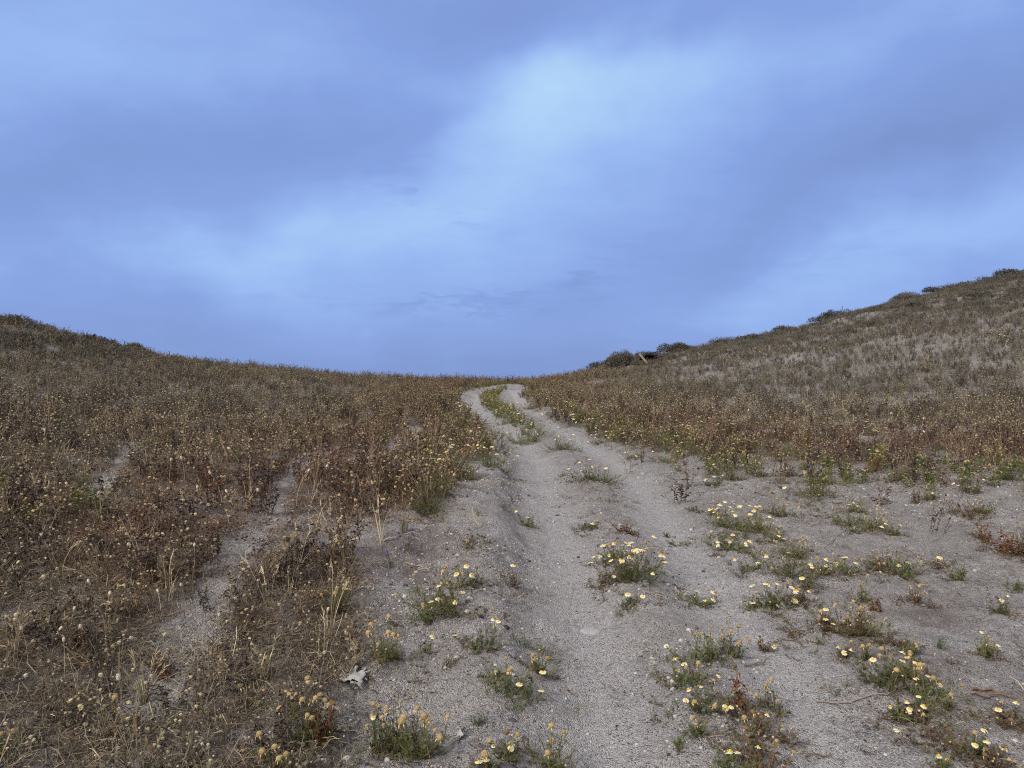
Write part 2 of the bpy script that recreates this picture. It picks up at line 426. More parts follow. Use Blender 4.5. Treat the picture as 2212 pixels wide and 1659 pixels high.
    cols = [(0, (.144, .218, .455)), (.45, (.207, .316, .655)), (.66, (.272, .418, .765)), (1, (.410, .615, .840))]
    for i, (p, c) in enumerate(cols):
        e = rp.color_ramp.elements[i] if i < 2 else rp.color_ramp.elements.new(p)
        e.position = p; e.color = (*c, 1)
    # the deck is thinner, brighter and whiter overhead and on the sun's side
    hi = N.new('ShaderNodeMapRange'); hi.interpolation_type = 'SMOOTHSTEP'
    hi.inputs['From Min'].default_value = .56; hi.inputs['From Max'].default_value = 1.05; L.new(el0, hi.inputs['Value'])
    bk = N.new('ShaderNodeMapRange'); bk.interpolation_type = 'SMOOTHSTEP'
    bk.inputs['From Min'].default_value = .1; bk.inputs['From Max'].default_value = -.8; L.new(Y, bk.inputs['Value'])
    f = m('MAXIMUM', hi.outputs[0], bk.outputs[0])
    mx = N.new('ShaderNodeMix'); mx.data_type = 'RGBA'; L.new(f, mx.inputs['Factor']); L.new(rp.outputs[0], mx.inputs['A'])
    wc = N.new('ShaderNodeMix'); wc.data_type = 'RGBA'; L.new(n1.outputs['Fac'], wc.inputs['Factor'])
    wc.inputs['A'].default_value = (.50, .48, .47, 1); wc.inputs['B'].default_value = (1.0, .965, .92, 1)
    L.new(wc.outputs['Result'], mx.inputs['B'])
    gn = N.new('ShaderNodeVectorMath'); gn.operation = 'SCALE'; gn.inputs['Scale'].default_value = 10; L.new(mx.outputs['Result'], gn.inputs[0])
    fin = N.new('ShaderNodeMix'); fin.data_type = 'RGBA'; fin.inputs['Factor'].default_value = .94
    L.new(sk.outputs[0], fin.inputs['A']); L.new(gn.outputs[0], fin.inputs['B'])
    L.new(fin.outputs['Result'], bg.inputs[0])
    w.cycles.sampling_method = 'MANUAL'; w.cycles.sample_map_resolution = 512
sky()
vs = scene.view_settings
scene.render.engine = 'CYCLES'; scene.cycles.use_denoising = False; scene.cycles.filter_width = 1.1; scene.cycles.max_bounces = 6
scene.display_settings.display_device = 'sRGB'
vs.view_transform = 'Standard'; vs.look = 'None'; vs.exposure = .25; vs.gamma = 1; vs.use_curve_mapping = False

# ------------------------------------------------------------------ ground
def streakmask(x, y):
    s = np.zeros(len(x))
    nz = 1 + .7 * fbm(x, y, 2.5, 33)
    for L, w in STREAKS:
        s = np.maximum(s, np.exp(-(dline(x, y, L) / (w * nz)) ** 4))
    return s

def fielddens(x, y):              # how thickly the dry growth stands, 0..1
    sd = sdpoly(x, y, BARE)
    rs = sstep(.5, 2, x)
    e = sd + (.30 + .5 * rs) * fbm(x, y, 1.4, 21) + .12 * fbm(x, y, 5, 23)
    d = sstep(-.12 - .3 * rs, .30 + .9 * rs * sstep(14, 9, y), e)
    cl = np.clip(.70 + .8 * fbm(x, y, .9, 40) + .5 * fbm(x, y, 3.1, 42), .22, 1)
    d = d * cl * (1 - .93 * streakmask(x, y))
    right = sstep(4, 9, x) * sstep(15, 21, y)
    return np.maximum(d, .45 * right * (sd > .5)), sd, right

def ground():
    th = np.radians(np.concatenate([np.arange(-44, 44, .115), np.arange(44, 316, 2.0)]))
    rr = np.concatenate([np.geomspace(.7, 92, 720), np.geomspace(92, 4000, 26)[1:]])
    nt_, nr_ = len(th), len(rr)
    x = (rr[:, None] * np.sin(th)[None]).ravel(); y = (rr[:, None] * np.cos(th)[None]).ravel()
    z = np.concatenate([hfull(x[i:i + 100000], y[i:i + 100000]) for i in range(0, len(x), 100000)])
    x = np.append(x, 0); y = np.append(y, 0); z = np.append(z, hz(0, 0)); ctr = len(x) - 1
    i = np.arange(nr_ - 1)[:, None] * nt_; j = np.arange(nt_)[None]; jn = (j + 1) % nt_
    q = np.stack([i + j, i + jn, i + nt_ + jn, i + nt_ + j], -1).reshape(-1, 4)[:, ::-1]
    tri = np.stack([np.full(nt_, ctr), np.arange(nt_), (np.arange(nt_) + 1) % nt_], -1)[:, ::-1]
    me = bpy.data.meshes.new('ground')
    me.vertices.add(len(x)); me.vertices.foreach_set('co', np.stack([x, y, z], -1).astype(np.float32).ravel())
    nl = q.size + tri.size
    me.loops.add(nl); me.loops.foreach_set('vertex_index', np.concatenate([q.ravel(), tri.ravel()]).astype(np.int32))
    me.polygons.add(len(q) + len(tri))
    me.polygons.foreach_set('loop_start', np.concatenate([np.arange(len(q)) * 4, q.size + np.arange(len(tri)) * 3]).astype(np.int32))
    me.update(calc_edges=True); me.validate()
    me.polygons.foreach_set('use_smooth', np.ones(len(me.polygons), bool))
    d, sd, right = fielddens(x, y)
    rut = np.exp(-(np.minimum(dline(x, y, RUT_L), dline(x, y, RUT_R)) / .27) ** 2)
    dk = np.zeros(len(x))
    for (u, v, r) in ((905, 1245, .22), (860, 1250, .2), (940, 1225, .15), (890, 1290, .2), (830, 1290, .15), (1960, 1420, .25), (2010, 1330, .2)):
        mx, my = at0(u, v); dk = np.maximum(dk, np.exp(-(((x - mx) ** 2 + (y - my) ** 2) / r ** 2)))
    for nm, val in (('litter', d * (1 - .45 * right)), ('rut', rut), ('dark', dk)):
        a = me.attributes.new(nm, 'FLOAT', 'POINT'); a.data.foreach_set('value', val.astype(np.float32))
    m = bpy.data.materials.new('sandy_soil'); m.use_nodes = True
    nt = m.node_tree; N = nt.nodes; L = nt.links; b = N['Principled BSDF']
    b.inputs['Roughness'].default_value = .95; b.inputs['Specular IOR Level'].default_value = .15
    tc = N.new('ShaderNodeTexCoord')
    def noi(s, det=3, rg=.6):
        n = N.new('ShaderNodeTexNoise'); n.inputs['Scale'].default_value = s; n.inputs['Detail'].default_value = det; n.inputs['Roughness'].default_value = rg
        L.new(tc.outputs['Object'], n.inputs['Vector']); return n.outputs['Fac']
    def rng(v, a, c, lo=0, hi=1):
        n = N.new('ShaderNodeMapRange'); n.inputs['From Min'].default_value = a; n.inputs['From Max'].default_value = c
        n.inputs['To Min'].default_value = lo; n.inputs['To Max'].default_value = hi; L.new(v, n.inputs['Value']); return n.outputs[0]
    def mixc(f, A, B):
        n = N.new('ShaderNodeMix'); n.data_type = 'RGBA'
        for s, q in (('Factor', f), ('A', A), ('B', B)):
            if isinstance(q, tuple): n.inputs[s].default_value = (*q, 1)
            elif isinstance(q, float): n.inputs[s].default_value = q
            else: L.new(q, n.inputs[s])
        return n.outputs['Result']
    def attr(nm):
        n = N.new('ShaderNodeAttribute'); n.attribute_name = nm; return n.outputs['Fac']
    def mul(a, c):
        n = N.new('ShaderNodeMath'); n.operation = 'MULTIPLY'
        for i_, q_ in enumerate((a, c)):
            if isinstance(q_, float): n.inputs[i_].default_value = q_
            else: L.new(q_, n.inputs[i_])
        return n.outputs[0]
    big = noi(1.1, 5); med = noi(9, 4); fin = noi(70, 4, .7)
    c = mixc(rng(big, .35, .65), (.318, .290, .270), (.425, .396, .372))
    c = mixc(rng(med, .38, .66, 0, .55), c, (.255, .230, .214))
    c = mixc(mul(attr('rut'), .85), c, (.500, .480, .465))
    c = mixc(mul(attr('dark'), rng(med, .3, .6, .4, .9)), c, (.15, .112, .10))
    c = mixc(mul(rng(noi(24, 5, .7), .48, .66, 0, .75), rng(noi(2.3, 3), .35, .6, .1, 1)), c, (.165, .145, .135))
    c = mixc(rng(noi(3.1, 6, .65), .54, .64, 0, .5), c, (.50, .475, .46))
    vo = N.new('ShaderNodeTexVoronoi'); vo.inputs['Scale'].default_value = 150; L.new(tc.outputs['Object'], vo.inputs['Vector'])
    sc = N.new('ShaderNodeSeparateColor'); L.new(vo.outputs['Color'], sc.inputs[0])
    g1 = rng(sc.outputs[0], 0, 1, .56, 1.42); g2 = rng(sc.outputs[0], 0, 1, .80, 1.20)
    gm = N.new('ShaderNodeMix'); gm.data_type = 'FLOAT'; L.new(rng(noi(2.7, 4), .38, .62), gm.inputs['Factor']); L.new(g1, gm.inputs['A']); L.new(g2, gm.inputs['B'])
    gm2 = N.new('ShaderNodeMix'); gm2.data_type = 'FLOAT'; L.new(mul(attr('rut'), .85), gm2.inputs['Factor']); L.new(gm.outputs[0], gm2.inputs['A']); L.new(g2, gm2.inputs['B']); grain = gm2.outputs[0]
    h = N.new('ShaderNodeHueSaturation'); L.new(c, h.inputs['Color']); L.new(grain, h.inputs['Value']); c = h.outputs[0]
    c = mixc(rng(sc.outputs[1], .955, .96), c, (.085, .075, .075))
    c = mixc(rng(fin, .42, .60, 0, .35), c, (.24, .215, .20))
    litter_shade = N.new('ShaderNodeMath'); litter_shade.operation = 'MULTIPLY'; L.new(rng(attr('litter'), .1, .7, 0, .85), litter_shade.inputs[0]); L.new(rng(noi(38, 4, .7), .36, .56, .35, 1), litter_shade.inputs[1])
    c = mixc(litter_shade.outputs[0], c, (.105, .084, .068))  # litter brown, darkened to paint in the shaded gaps between the weeds
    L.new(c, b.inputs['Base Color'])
    ad = N.new('ShaderNodeMath'); ad.operation = 'MULTIPLY_ADD'; L.new(fin, ad.inputs[0]); ad.inputs[1].default_value = .6
    L.new(mul(vo.outputs['Distance'], -.8), ad.inputs[2])
    bp = N.new('ShaderNodeBump'); bp.inputs['Distance'].default_value = .020; bp.inputs['Strength'].default_value = .9; L.new(ad.outputs[0], bp.inputs['Height'])
    bp2 = N.new('ShaderNodeBump'); bp2.inputs['Distance'].default_value = .03; bp2.inputs['Strength'].default_value = .7; L.new(med, bp2.inputs['Height']); L.new(bp.outputs[0], bp2.inputs['Normal'])
    L.new(bp2.outputs[0], b.inputs['Normal'])
    me.materials.append(m)
    tag(link('ground', me), 'sandy grey hillside ground with two worn wheel ruts', 'ground', kind='structure')
ground()

# ------------------------------------------------------------------ uncountable growth: instanced stuff
def scatter(name, label, cat, protos, x, y, scl, pid, tint, tilt=.15, sink=.01):
    c = bpy.data.collections.new(name + '_kinds')
    for i, me in enumerate(protos):
        c.objects.link(bpy.data.objects.new('%s_kind_%02d' % (name, i), me))
    n = len(x)
    z = np.concatenate([hfull(x[i:i + 100000], y[i:i + 100000]) for i in range(0, n, 100000)]) - sink
    me = bpy.data.meshes.new(name)
    me.vertices.add(n); me.vertices.foreach_set('co', np.stack([x, y, z], -1).astype(np.float32).ravel())
    rot = np.stack([nrng.normal(0, tilt, n), nrng.normal(0, tilt, n), nrng.uniform(0, 6.283, n)], -1)
    for nm, ty, val in (('rot', 'FLOAT_VECTOR', rot), ('scl', 'FLOAT', scl), ('pid', 'INT', pid), ('tint', 'FLOAT', tint)):
        a = me.attributes.new(nm, ty, 'POINT')
        a.data.foreach_set('vector' if ty == 'FLOAT_VECTOR' else 'value', np.asarray(val, np.int32 if ty == 'INT' else np.float32).ravel())
    ob = link(name, me); tag(ob, label, cat, kind='stuff')
    ng = bpy.data.node_groups.new(name, 'GeometryNodeTree')
    ng.interface.new_socket('Geometry', in_out='INPUT', socket_type='NodeSocketGeometry')
    ng.interface.new_socket('Geometry', in_out='OUTPUT', socket_type='NodeSocketGeometry')
    N = ng.nodes; L = ng.links
    gi = N.new('NodeGroupInput'); go = N.new('NodeGroupOutput')
    ip = N.new('GeometryNodeInstanceOnPoints'); ci = N.new('GeometryNodeCollectionInfo')
    ci.inputs['Collection'].default_value = c; ci.inputs['Separate Children'].default_value = True; ci.inputs['Reset Children'].default_value = True
    ip.inputs['Pick Instance'].default_value = True
    def na(nm, ty):
        q = N.new('GeometryNodeInputNamedAttribute'); q.data_type = ty; q.inputs['Name'].default_value = nm; return q.outputs['Attribute']
    L.new(gi.outputs[0], ip.inputs['Points']); L.new(ci.outputs[0], ip.inputs['Instance'])
    L.new(na('pid', 'INT'), ip.inputs['Instance Index']); L.new(na('rot', 'FLOAT_VECTOR'), ip.inputs['Rotation']); L.new(na('scl', 'FLOAT'), ip.inputs['Scale'])
    L.new(ip.outputs[0], go.inputs[0])
    md = ob.modifiers.new('scatter', 'NODES'); md.node_group = ng
    return ob

def weed(seed, head='f_head', stem='f_stem', leaf='f_leaf', ns=6, H=.27, heads=1.7, nl=14, white=0, spread=.55):
    rg = random.Random(seed); mb = MB()
    for k in range(ns):
        a = rg.uniform(0, 6.283); b = Vector((math.cos(a), math.sin(a), 0)); r0 = rg.uniform(0, .07)
        h = H * rg.uniform(.45, 1.1); ln = rg.uniform(.05, spread) * h
        p0 = b * r0; p2 = b * (r0 + ln) + Vector((rg.uniform(-.03, .03), rg.uniform(-.03, .03), h)); p1 = b * (r0 + ln * .25) + Vector((0, 0, h * .55))
        pts = bez(p0, p1, p2, 4); mb.tube(pts, .0030, .0016, stem)
        tips = [(p2, (p2 - p1).normalized())]
        while rg.random() < heads - len(tips) and len(tips) < 4:
            q = pts[rg.choice((2, 3))]; d = (rdir(rg) * .6 + Vector((0, 0, .9))).normalized(); e = q + d * h * rg.uniform(.2, .45)
            mb.tube([q, (q + e) * .5 + b * .006, e], .0020, .0013, stem); tips.append((e, d))
        for p, d in tips:
            u = (d + Vector((0, 0, 1.2))).normalized()
            if rg.random() < white:
                flowerparts(mb, p, u, rg)
            elif rg.random() < .52:
                r = rg.uniform(.008, .0135); mb.dome(p, u, r, r * .8, head, 6, 2, .2, rg=rg)
        for j in range(nl):
            t = rg.random() ** .8; f = t * 4; i = min(3, int(f)); p = pts[i].lerp(pts[i + 1], f - i)
            crumple(mb, p, rg.uniform(.018, .042), leaf, rg)
    return mb.mesh('weed_kind')

def flowerparts(mb, p, u, rg, s=1.0):
    a = u.cross(Vector((.4, .9, .13))).normalized(); c = u.cross(a); dr = rg.uniform(-.7, .25)
    for j in range(9):
        w = 2 * math.pi * j / 9; d = (a * math.cos(w) + c * math.sin(w)); e = (d + u * dr).normalized(); sd = d.cross(u)
        mb.strip([p + d * .006 * s, p + d * .006 * s + e * .008 * s], sd, (.003 * s, .0048 * s), 'petal_y')
        mb.strip([p + d * .006 * s + e * .008 * s, p + d * .006 * s + e * .020 * s], sd, (.0048 * s, .0040 * s), 'petal')
    mb.dome(p, u, .0085 * s, .006 * s, 'disc', 6, 2, 0, 0, rg)

def tangle(seed, n=60, rad=.15, kk=('f_stem', 'f_stem', 'f_stem', 'f_leaf', 'f_leaf', 'f_leaf', 'f_leaf', 'strawd', 'strawd', 'straw'), dz=.55, nc=40):
    rg = random.Random(seed); mb = MB()
    for k in range(n):
        p = Vector((rg.gauss(0, rad * .5), rg.gauss(0, rad * .5), rg.uniform(.002, .05))); d = rdir(rg); d.z = abs(d.z) * dz; d.normalize()
        L = rg.uniform(.03, .12); s = d.cross(rdir(rg)).normalized(); w = rg.uniform(.0007, .0018)
        k_ = rg.choice(kk)
        q = p + d * L + Vector((0, 0, rg.uniform(-.015, .02)))
        mb.strip([p, (p + q) * .5 + s * L * rg.uniform(-.15, .15) + Vector((0, 0, .01)), q], Vector((s.x, s.y, 0.5)).normalized(), (w, w, w * .6), k_)
    for k in range(nc):
        crumple(mb, Vector((rg.gauss(0, rad * .5), rg.gauss(0, rad * .5), rg.uniform(.005, .05))), rg.uniform(.012, .03), rg.choice(['f_leaf', 'f_leaf', 'f_leaf', 'strawd']), rg)
    for k in range(3 if nc > 20 else 0):
        mb.dome(Vector((rg.gauss(0, rad * .5), rg.gauss(0, rad * .5), rg.uniform(.02, .05))), rdir(rg), .0035, .004, 'cream', 5, 2, rg=rg)
    return mb.mesh('tangle_kind')

def strawtuft(seed, n=12, H=.24, k0='straw', up=.75, heads=.4):
    rg = random.Random(seed); mb = MB()
    for k in range(n):
        a = rg.uniform(0, 6.283); b = Vector((math.cos(a), math.sin(a), 0)); h = H * rg.uniform(.4, 1.15); t = rg.uniform(.05, 1 - up + .25)
        p0 = b * rg.uniform(0, .02); p2 = p0 + b * h * t + Vector((0, 0, h * (1 - t * .6))); p1 = p0 + Vector((0, 0, h * .6)) + b * h * t * .2
        s = b.cross(Vector((0, 0, 1))); w = rg.uniform(.0010, .0020); mk = k0 if rg.random() < .75 else 'strawd'
        mb.strip(bez(p0, p1, p2, 4), s, (w * 1.2, w, w, w * .8, w * .4), mk)
        if rg.random() < heads:
            d = (p2 - p1).normalized()
            for j in range(5):
                q = p2 - d * .012 * j; e = (d + rdir(rg) * .5).normalized()
                mb.strip([q, q + e * .016, q + e * .032], s, (.0012, .0018, .0004), mk)
    return mb.mesh('straw_kind')

def pebble(seed, k='peb'):
    rg = random.Random(seed); mb = MB()
    mb.dome(Vector((0, 0, 0)), Vector((rg.uniform(-.2, .2), rg.uniform(-.2, .2), 1)).normalized(), 1, rg.uniform(.5, .8), k, 6, 3, .22, -.6, rg)
    me = mb.mesh('pebble_kind', True)
    return me

def candidates(n, y0, y1, marg=3.0):
    y = np.sqrt(nrng.uniform(0, 1, n) * ((y1 + 4) ** 2 - (y0 + 4) ** 2) + (y0 + 4) ** 2) - 4
    x = nrng.uniform(-1, 1, n) * (.74 * y + marg)
    return x, y
def area(y0, y1, marg=3.0):
    return .74 * (y1 ** 2 - y0 ** 2) + 2 * marg * (y1 - y0)

def tintof(x, y, sd, right):
    t = .34 * sstep(1.0, 5, sd) + .22 * sstep(9, 20, y) + .30 * sstep(5.5, 3.5, y) + .55 * right + .30 * fbm(x, y, .35, 50) + .18 * fbm(x, y, 1.3, 51) + .24
    t = t - .22 * np.exp(-((sd - 1.6) / 1.3) ** 2) * sstep(5, 7, y)
    return np.clip(t + nrng.normal(0, .19, len(x)), 0, 1)

# dry field
M['scrap'] = mat('dead_scrap', (.105, .075, .056), .9, .4); M['scrapd'] = mat('dark_scrap', (.070, .052, .044), .9, .3)
n = int(area(1.7, 47) * 48)
x, y = candidates(n, 1.7, 47)
d, sd, right = fielddens(x, y)
near = 1 - sstep(3.4, 6.0, y)
keep = nrng.uniform(0, 1, n) < np.maximum(d * (.62 + .38 * near + .38 * right), .05 * (x > 1.5) * (sd > -2.4) * (y > 4) * sstep(-.2, .4, fbm(x, y, 1.1, 58)))
x, y, sd, right, near = [a[keep] for a in (x, y, sd, right, near)]
tint = tintof(x, y, sd, right)
nw = 11
scl = (.5 + .85 * nrng.beta(2, 2.2, len(x))) * (1 - .36 * near) * (1 - .30 * right) * (1 + .25 * fbm(x, y, .7, 57))
scatter('dried_weeds', 'dense brown field of dried weeds with tan seed heads covering both hillsides', 'dry weeds',
        [weed(100 + i, H=.18 + .025 * i, ns=4 + i % 4, heads=1.4 + .2 * (i % 3), stem='strawd' if i % 4 == 2 else 'f_stem', leaf='strawd' if i % 9 == 4 else 'scrapd' if i % 4 == 3 else 'f_leaf', nl=8 + 2 * (i % 4) + (8 if i % 4 == 3 else 0), spread=.35 + .1 * (i % 4)) for i in range(nw)], x, y, scl, np.floor((nrng.uniform(0, 1, len(x)) * .55 + .45 * np.clip(.5 + 1.1 * fbm(x, y, 1.5, 53), 0, .999)) * nw).astype(int) % nw, tint)
print('weeds', len(x))

# tangled dead litter under the field
n = int(area(1.5, 16) * 90); x, y = candidates(n, 1.5, 16)
d, sd, right = fielddens(x, y)
keep = nrng.uniform(0, 1, n) < np.maximum(d * 1.0, .006 + .02 * sstep(-.6, 0, sd)) * (1 - .6 * sstep(5, 10, y))
x, y, sd, right = [a[keep] for a in (x, y, sd, right)]
scatter('plant_litter', 'tangled dead stalks and leaf scraps lying under the dry weeds', 'litter',
        [tangle(200 + i) for i in range(7)], x, y, nrng.uniform(.5, 1.2, len(x)) * (.5 + .5 * sstep(-.2, .2, sd)), nrng.integers(0, 7, len(x)), tintof(x, y, sd, right) , tilt=.08, sink=.006)
print('litter', len(x))

# dead scraps and broken stalks strewn over the bare sand
n = int(area(1.5, 18, 1.5) * 55); x, y = candidates(n, 1.5, 18, 1.5)
d, sd, right = fielddens(x, y)
rut = np.exp(-(np.minimum(dline(x, y, RUT_L), dline(x, y, RUT_R)) / .30) ** 2)
keep = nrng.uniform(0, 1, n) < (sd < .4) * np.clip(.42 + 1.2 * fbm(x, y, 1.3, 95), .06, 1) * (1 - .86 * rut)
x, y = x[keep], y[keep]
scatter('dead_scraps', 'brown scraps of dead stalks strewn over the bare sand', 'litter', [tangle(260 + i, 9, .085, ('scrap', 'scrap', 'scrapd', 'scrapd', 'strawd', 'twigb', 'straw'), .12, 8) for i in range(8)], x, y, nrng.uniform(.3, 1.0, len(x)), nrng.integers(0, 8, len(x)), np.full(len(x), .2), tilt=.05, sink=.004)

# thin dry grass through the field
n = int(area(1.7, 34) * 11); x, y = candidates(n, 1.7, 34)
d, sd, right = fielddens(x, y)
keep = nrng.uniform(0, 1, n) < np.maximum(d * (.35 + .65 * sstep(-.1, .35, fbm(x, y, .6, 77))), .012 * (sd < 0) * (sd > -1.2))
x, y = x[keep], y[keep]
scatter('dry_grass', 'thin pale dry grass blades scattered through the brown weeds', 'dry grass',
        [strawtuft(300 + i, n=6 + i % 4, H=.17 + .06 * (i % 3)) for i in range(6)], x, y, nrng.uniform(.6, 1.25, len(x)), nrng.integers(0, 6, len(x)), np.zeros(len(x)), tilt=.25)

# greenish daisies gone to seed lining the far track and dotted on the slopes
n = int(area(5.5, 45) * 26); x, y = candidates(n, 5.5, 45)
d, sd, right = fielddens(x, y)
medd = np.exp(-(dline(x, y, MEDIAN) / .27) ** 4)
rutd = np.minimum(dline(x, y, RUT_L), dline(x, y, RUT_R))
band = np.where(x < np.interp(y, RUT_L[:, 1], RUT_L[:, 0]), np.exp(-((sd - .25) / .45) ** 2) * .75, np.exp(-((sd - .3) / .9) ** 2) * .85) * np.where(x > 1, sstep(5.5, 7, y), sstep(6.5, 8.5, y)) * (y < 40) * (sd > np.where(x > 1.5, -1.6, -.15)) * np.where(sd < -.3, .5, 1) * (rutd > .34) * (np.abs(x) < 8)
keep = nrng.uniform(0, 1, n) < np.maximum(np.maximum(band, medd * 1.3 * (rutd > .22)), .09 * d * sstep(-.3, .4, fbm(x, y, .5, 62))) * (.6 + 1.1 * fbm(x, y, 1.7, 61))
x, y, sd, right = [a[keep] for a in (x, y, sd, right)]
M['h_gold'] = mat('golden_head', (.42, .30, .125), .95, .25)
pr = [weed(400 + i, 'h_gold', 'stem_g', 'leaf_o' if i % 2 else 'leaf_g', ns=7, H=.24, heads=1.8, nl=16) for i in range(5)]
pr += [weed(420 + i, 'h_gold', 'stem_g', 'leaf_g', ns=7, H=.22, heads=1.8, nl=16, white=.55) for i in range(3)]
wp = np.where(nrng.uniform(0, 1, len(x)) < np.clip(.06 + .5 * sstep(.0, .4, fbm(x, y, .8, 66)) * (x > -1.5) * (x < 6) * (y < 26), 0, 1), nrng.integers(5, 8, len(x)), nrng.integers(0, 5, len(x)))
scatter('seeding_daisies', 'green and gold daisy plants gone to seed lining the far track edges', 'daisies', pr, x, y, nrng.uniform(.6, 1.15, len(x)), wp, np.zeros(len(x)))
print('daisies', len(x))

# a sprinkle of white blossoms far up both slopes
n = int(area(12, 42) * 3); x, y = candidates(n, 12, 42)
d, sd, right = fielddens(x, y)
keep = nrng.uniform(0, 1, n) < .22 * (sd > .3) * (sstep(.12, .45, fbm(x, y, .5, 88)) + .06)
x, y = x[keep], y[keep]
scatter('white_blossoms', 'tiny white blossoms sprinkled among the weeds far up the slopes', 'blossoms', pr[5:], x, y, nrng.uniform(.7, 1.2, len(x)), nrng.integers(0, 3, len(x)), np.zeros(len(x)))

# gravel
n = 260000; x, y = candidates(n, 1.6, 15, 1.5)
d, sd, right = fielddens(x, y)
rut = np.exp(-(np.minimum(dline(x, y, RUT_L), dline(x, y, RUT_R)) / .25) ** 2)
pk = np.clip(.30 + 1.2 * fbm(x, y, 1.1, 70) + .5 * np.exp(-((x + .55) / .5) ** 2) * (y < 5), .05, 1) * (1 - .8 * rut) * (1 - .5 * d) * (1 - .6 * sstep(5, 14, y))
keep = nrng.uniform(0, 1, n) < pk
x, y = x[keep], y[keep]
s = nrng.lognormal(math.log(.0038), .58, len(x)); s = np.clip(s, .002, .020)
pid = np.where(nrng.uniform(0, 1, len(x)) < .17, 5, nrng.integers(0, 5, len(x)))
scatter('gravel', 'loose pale gravel scattered over the sandy track', 'gravel', [pebble(500 + i) for i in range(5)] + [pebble(507, 'stoned')], x, y, s, pid, np.zeros(len(x)), tilt=.5, sink=0)
print('gravel', len(x))

# grey brush matting the highest slopes
def scrub(seed):
    rg = random.Random(seed); mb = MB()
    for k in range(260):
        d = rdir(rg); d.z = abs(d.z); p = Vector((d.x * .30, d.y * .30, d.z * .17)) * rg.uniform(.3, 1) ** .5; e = (d * .5 + rdir(rg) + Vector((0, 0, .4))).normalized(); s = e.cross(rdir(rg)).normalized()
        mb.strip([p, p + e * rg.uniform(.05, .13)], s, (.007, .003), rg.choice(('sh_g', 'sh_g', 'sh_o', 'sh_d')))
    return mb.mesh('scrub_kind')
n = int(area(16, 46) * 5); x, y = candidates(n, 16, 46)
zz = hfull(x, y, False); up = (zz - EYE) / y
lft = sstep(-.028, .0, up - .045) * (x < -5); rgt = sstep(.0, .02, up - (.02 + .0052 * (x - 8))) * (x > 5) * sstep(26, 33, y)
keep = nrng.uniform(0, 1, n) < np.clip(lft * .9 + rgt * .7, 0, 1) * np.clip(.6 + 1.3 * fbm(x, y, .5, 99), .05, 1) * (streakmask(x, y) < .4)
x, y = x[keep], y[keep]
scatter('grey_scrub', 'low grey twiggy scrub matting the highest parts of the slopes', 'scrub', [scrub(540 + i) for i in range(4)], x, y, nrng.uniform(.5, 1.3, len(x)), nrng.integers(0, 4, len(x)), np.zeros(len(x)), tilt=.1)

# ------------------------------------------------------------------ shared flower meshes
def flower_mesh(seed, droop, n=13):
    rg = random.Random(seed); mb = MB()
    for j in range(n):
        if rg.random() < .05: continue
        w = 2 * math.pi * (j + rg.uniform(-.2, .2)) / n; d = Vector((math.cos(w), math.sin(w), 0)); dr = droop + rg.uniform(-.15, .15)
        e = (d * math.cos(dr) + Vector((0, 0, math.sin(dr)))).normalized(); s = Vector((-d.y, d.x, 0)); L = rg.uniform(.9, 1.1)
        p0 = d * .0065; p1 = p0 + e * .0090; p2 = p1 + (e + Vector((0, 0, -.12))).normalized() * .0050 * L; p3 = p2 + (e + Vector((0, 0, -.3))).normalized() * .0035 * L
        mb.strip([p0, p1], s, (.0026, .0042), 'petal_y'); mb.strip([p1, p2, p3], s, (.0042, .0050, .0022), 'petal')
    mb.dome(Vector((0, 0, -.002)), Vector((0, 0, -1)), .007, .006, 'stem_g', 7, 2, 0, 0, rg)
    return mb.mesh('flower')
def disc_mesh(seed, k='disc'):
    rg = random.Random(seed); mb = MB(); mb.dome(Vector((0, 0, -.001)), Vector((0, 0, 1)), .0088, .0062, k, 9, 3, .05, -.1, rg); return mb.mesh('disc', True)
def seed_mesh(seed, k='seed', fringe=5):
    rg = random.Random(seed); mb = MB(); r = rg.uniform(.0105, .0140)
    mb.dome(Vector((0, 0, .002)), Vector((rg.uniform(-.2, .2), rg.uniform(-.2, .2), 1)).normalized(), r, r * rg.uniform(.75, .95), k, 10, 5, .10, -.55, rg)
    for j in range(26):         # rough florets standing out of the ball
        d = rdir(rg); d.z = abs(d.z); p = Vector((d.x * r, d.y * r, .002 + d.z * r * .85)); s = d.cross(rdir(rg)).normalized()
        mb.face([p + s * .0013, p - s * .0013, p + d * .0030], k)
    for j in range(fringe):
        w = rg.uniform(0, 6.283); d = Vector((math.cos(w), math.sin(w), 0)); s = Vector((-d.y, d.x, 0)); p = d * r * .9 + Vector((0, 0, -.003))
        mb.strip([p, p + d * .005 + Vector((0, 0, -.005)), p + d * .006 + Vector((0, 0, -.014))], s, (.0018, .0022, .0008), 'pale')
    mb.dome(Vector((0, 0, -.002)), Vector((0, 0, -1)), r * .75, .008, 'stem_g' if k == 'seed' else 'stem_b', 7, 2, 0, 0, rg)
    return mb.mesh('seed_head')
FL = [flower_mesh(i, dr) for i, dr in enumerate((.12, .0, -.15, -.35, -.6, -.95))]
DI = [disc_mesh(i) for i in range(3)]
SE = [seed_mesh(20 + i, 'seed', 3 + i) for i in range(4)]
SD = [seed_mesh(30 + i, 'seedd', 2) for i in range(3)]
PAL = {'g': ('stem_g', 'leaf_g', SE + SD[:1]), 'o': ('stem_g', 'leaf_o', SE), 'b': ('stem_b', 'leaf_b', SE + SD), 'r': ('stem_b', 'leaf_r', SD), 'd': ('stem_b', 'leaf_d', SD), 'y': ('stem_g', 'leaf_y', SE)}
DGROUP = 'crown daisy plants growing on the track and verges'

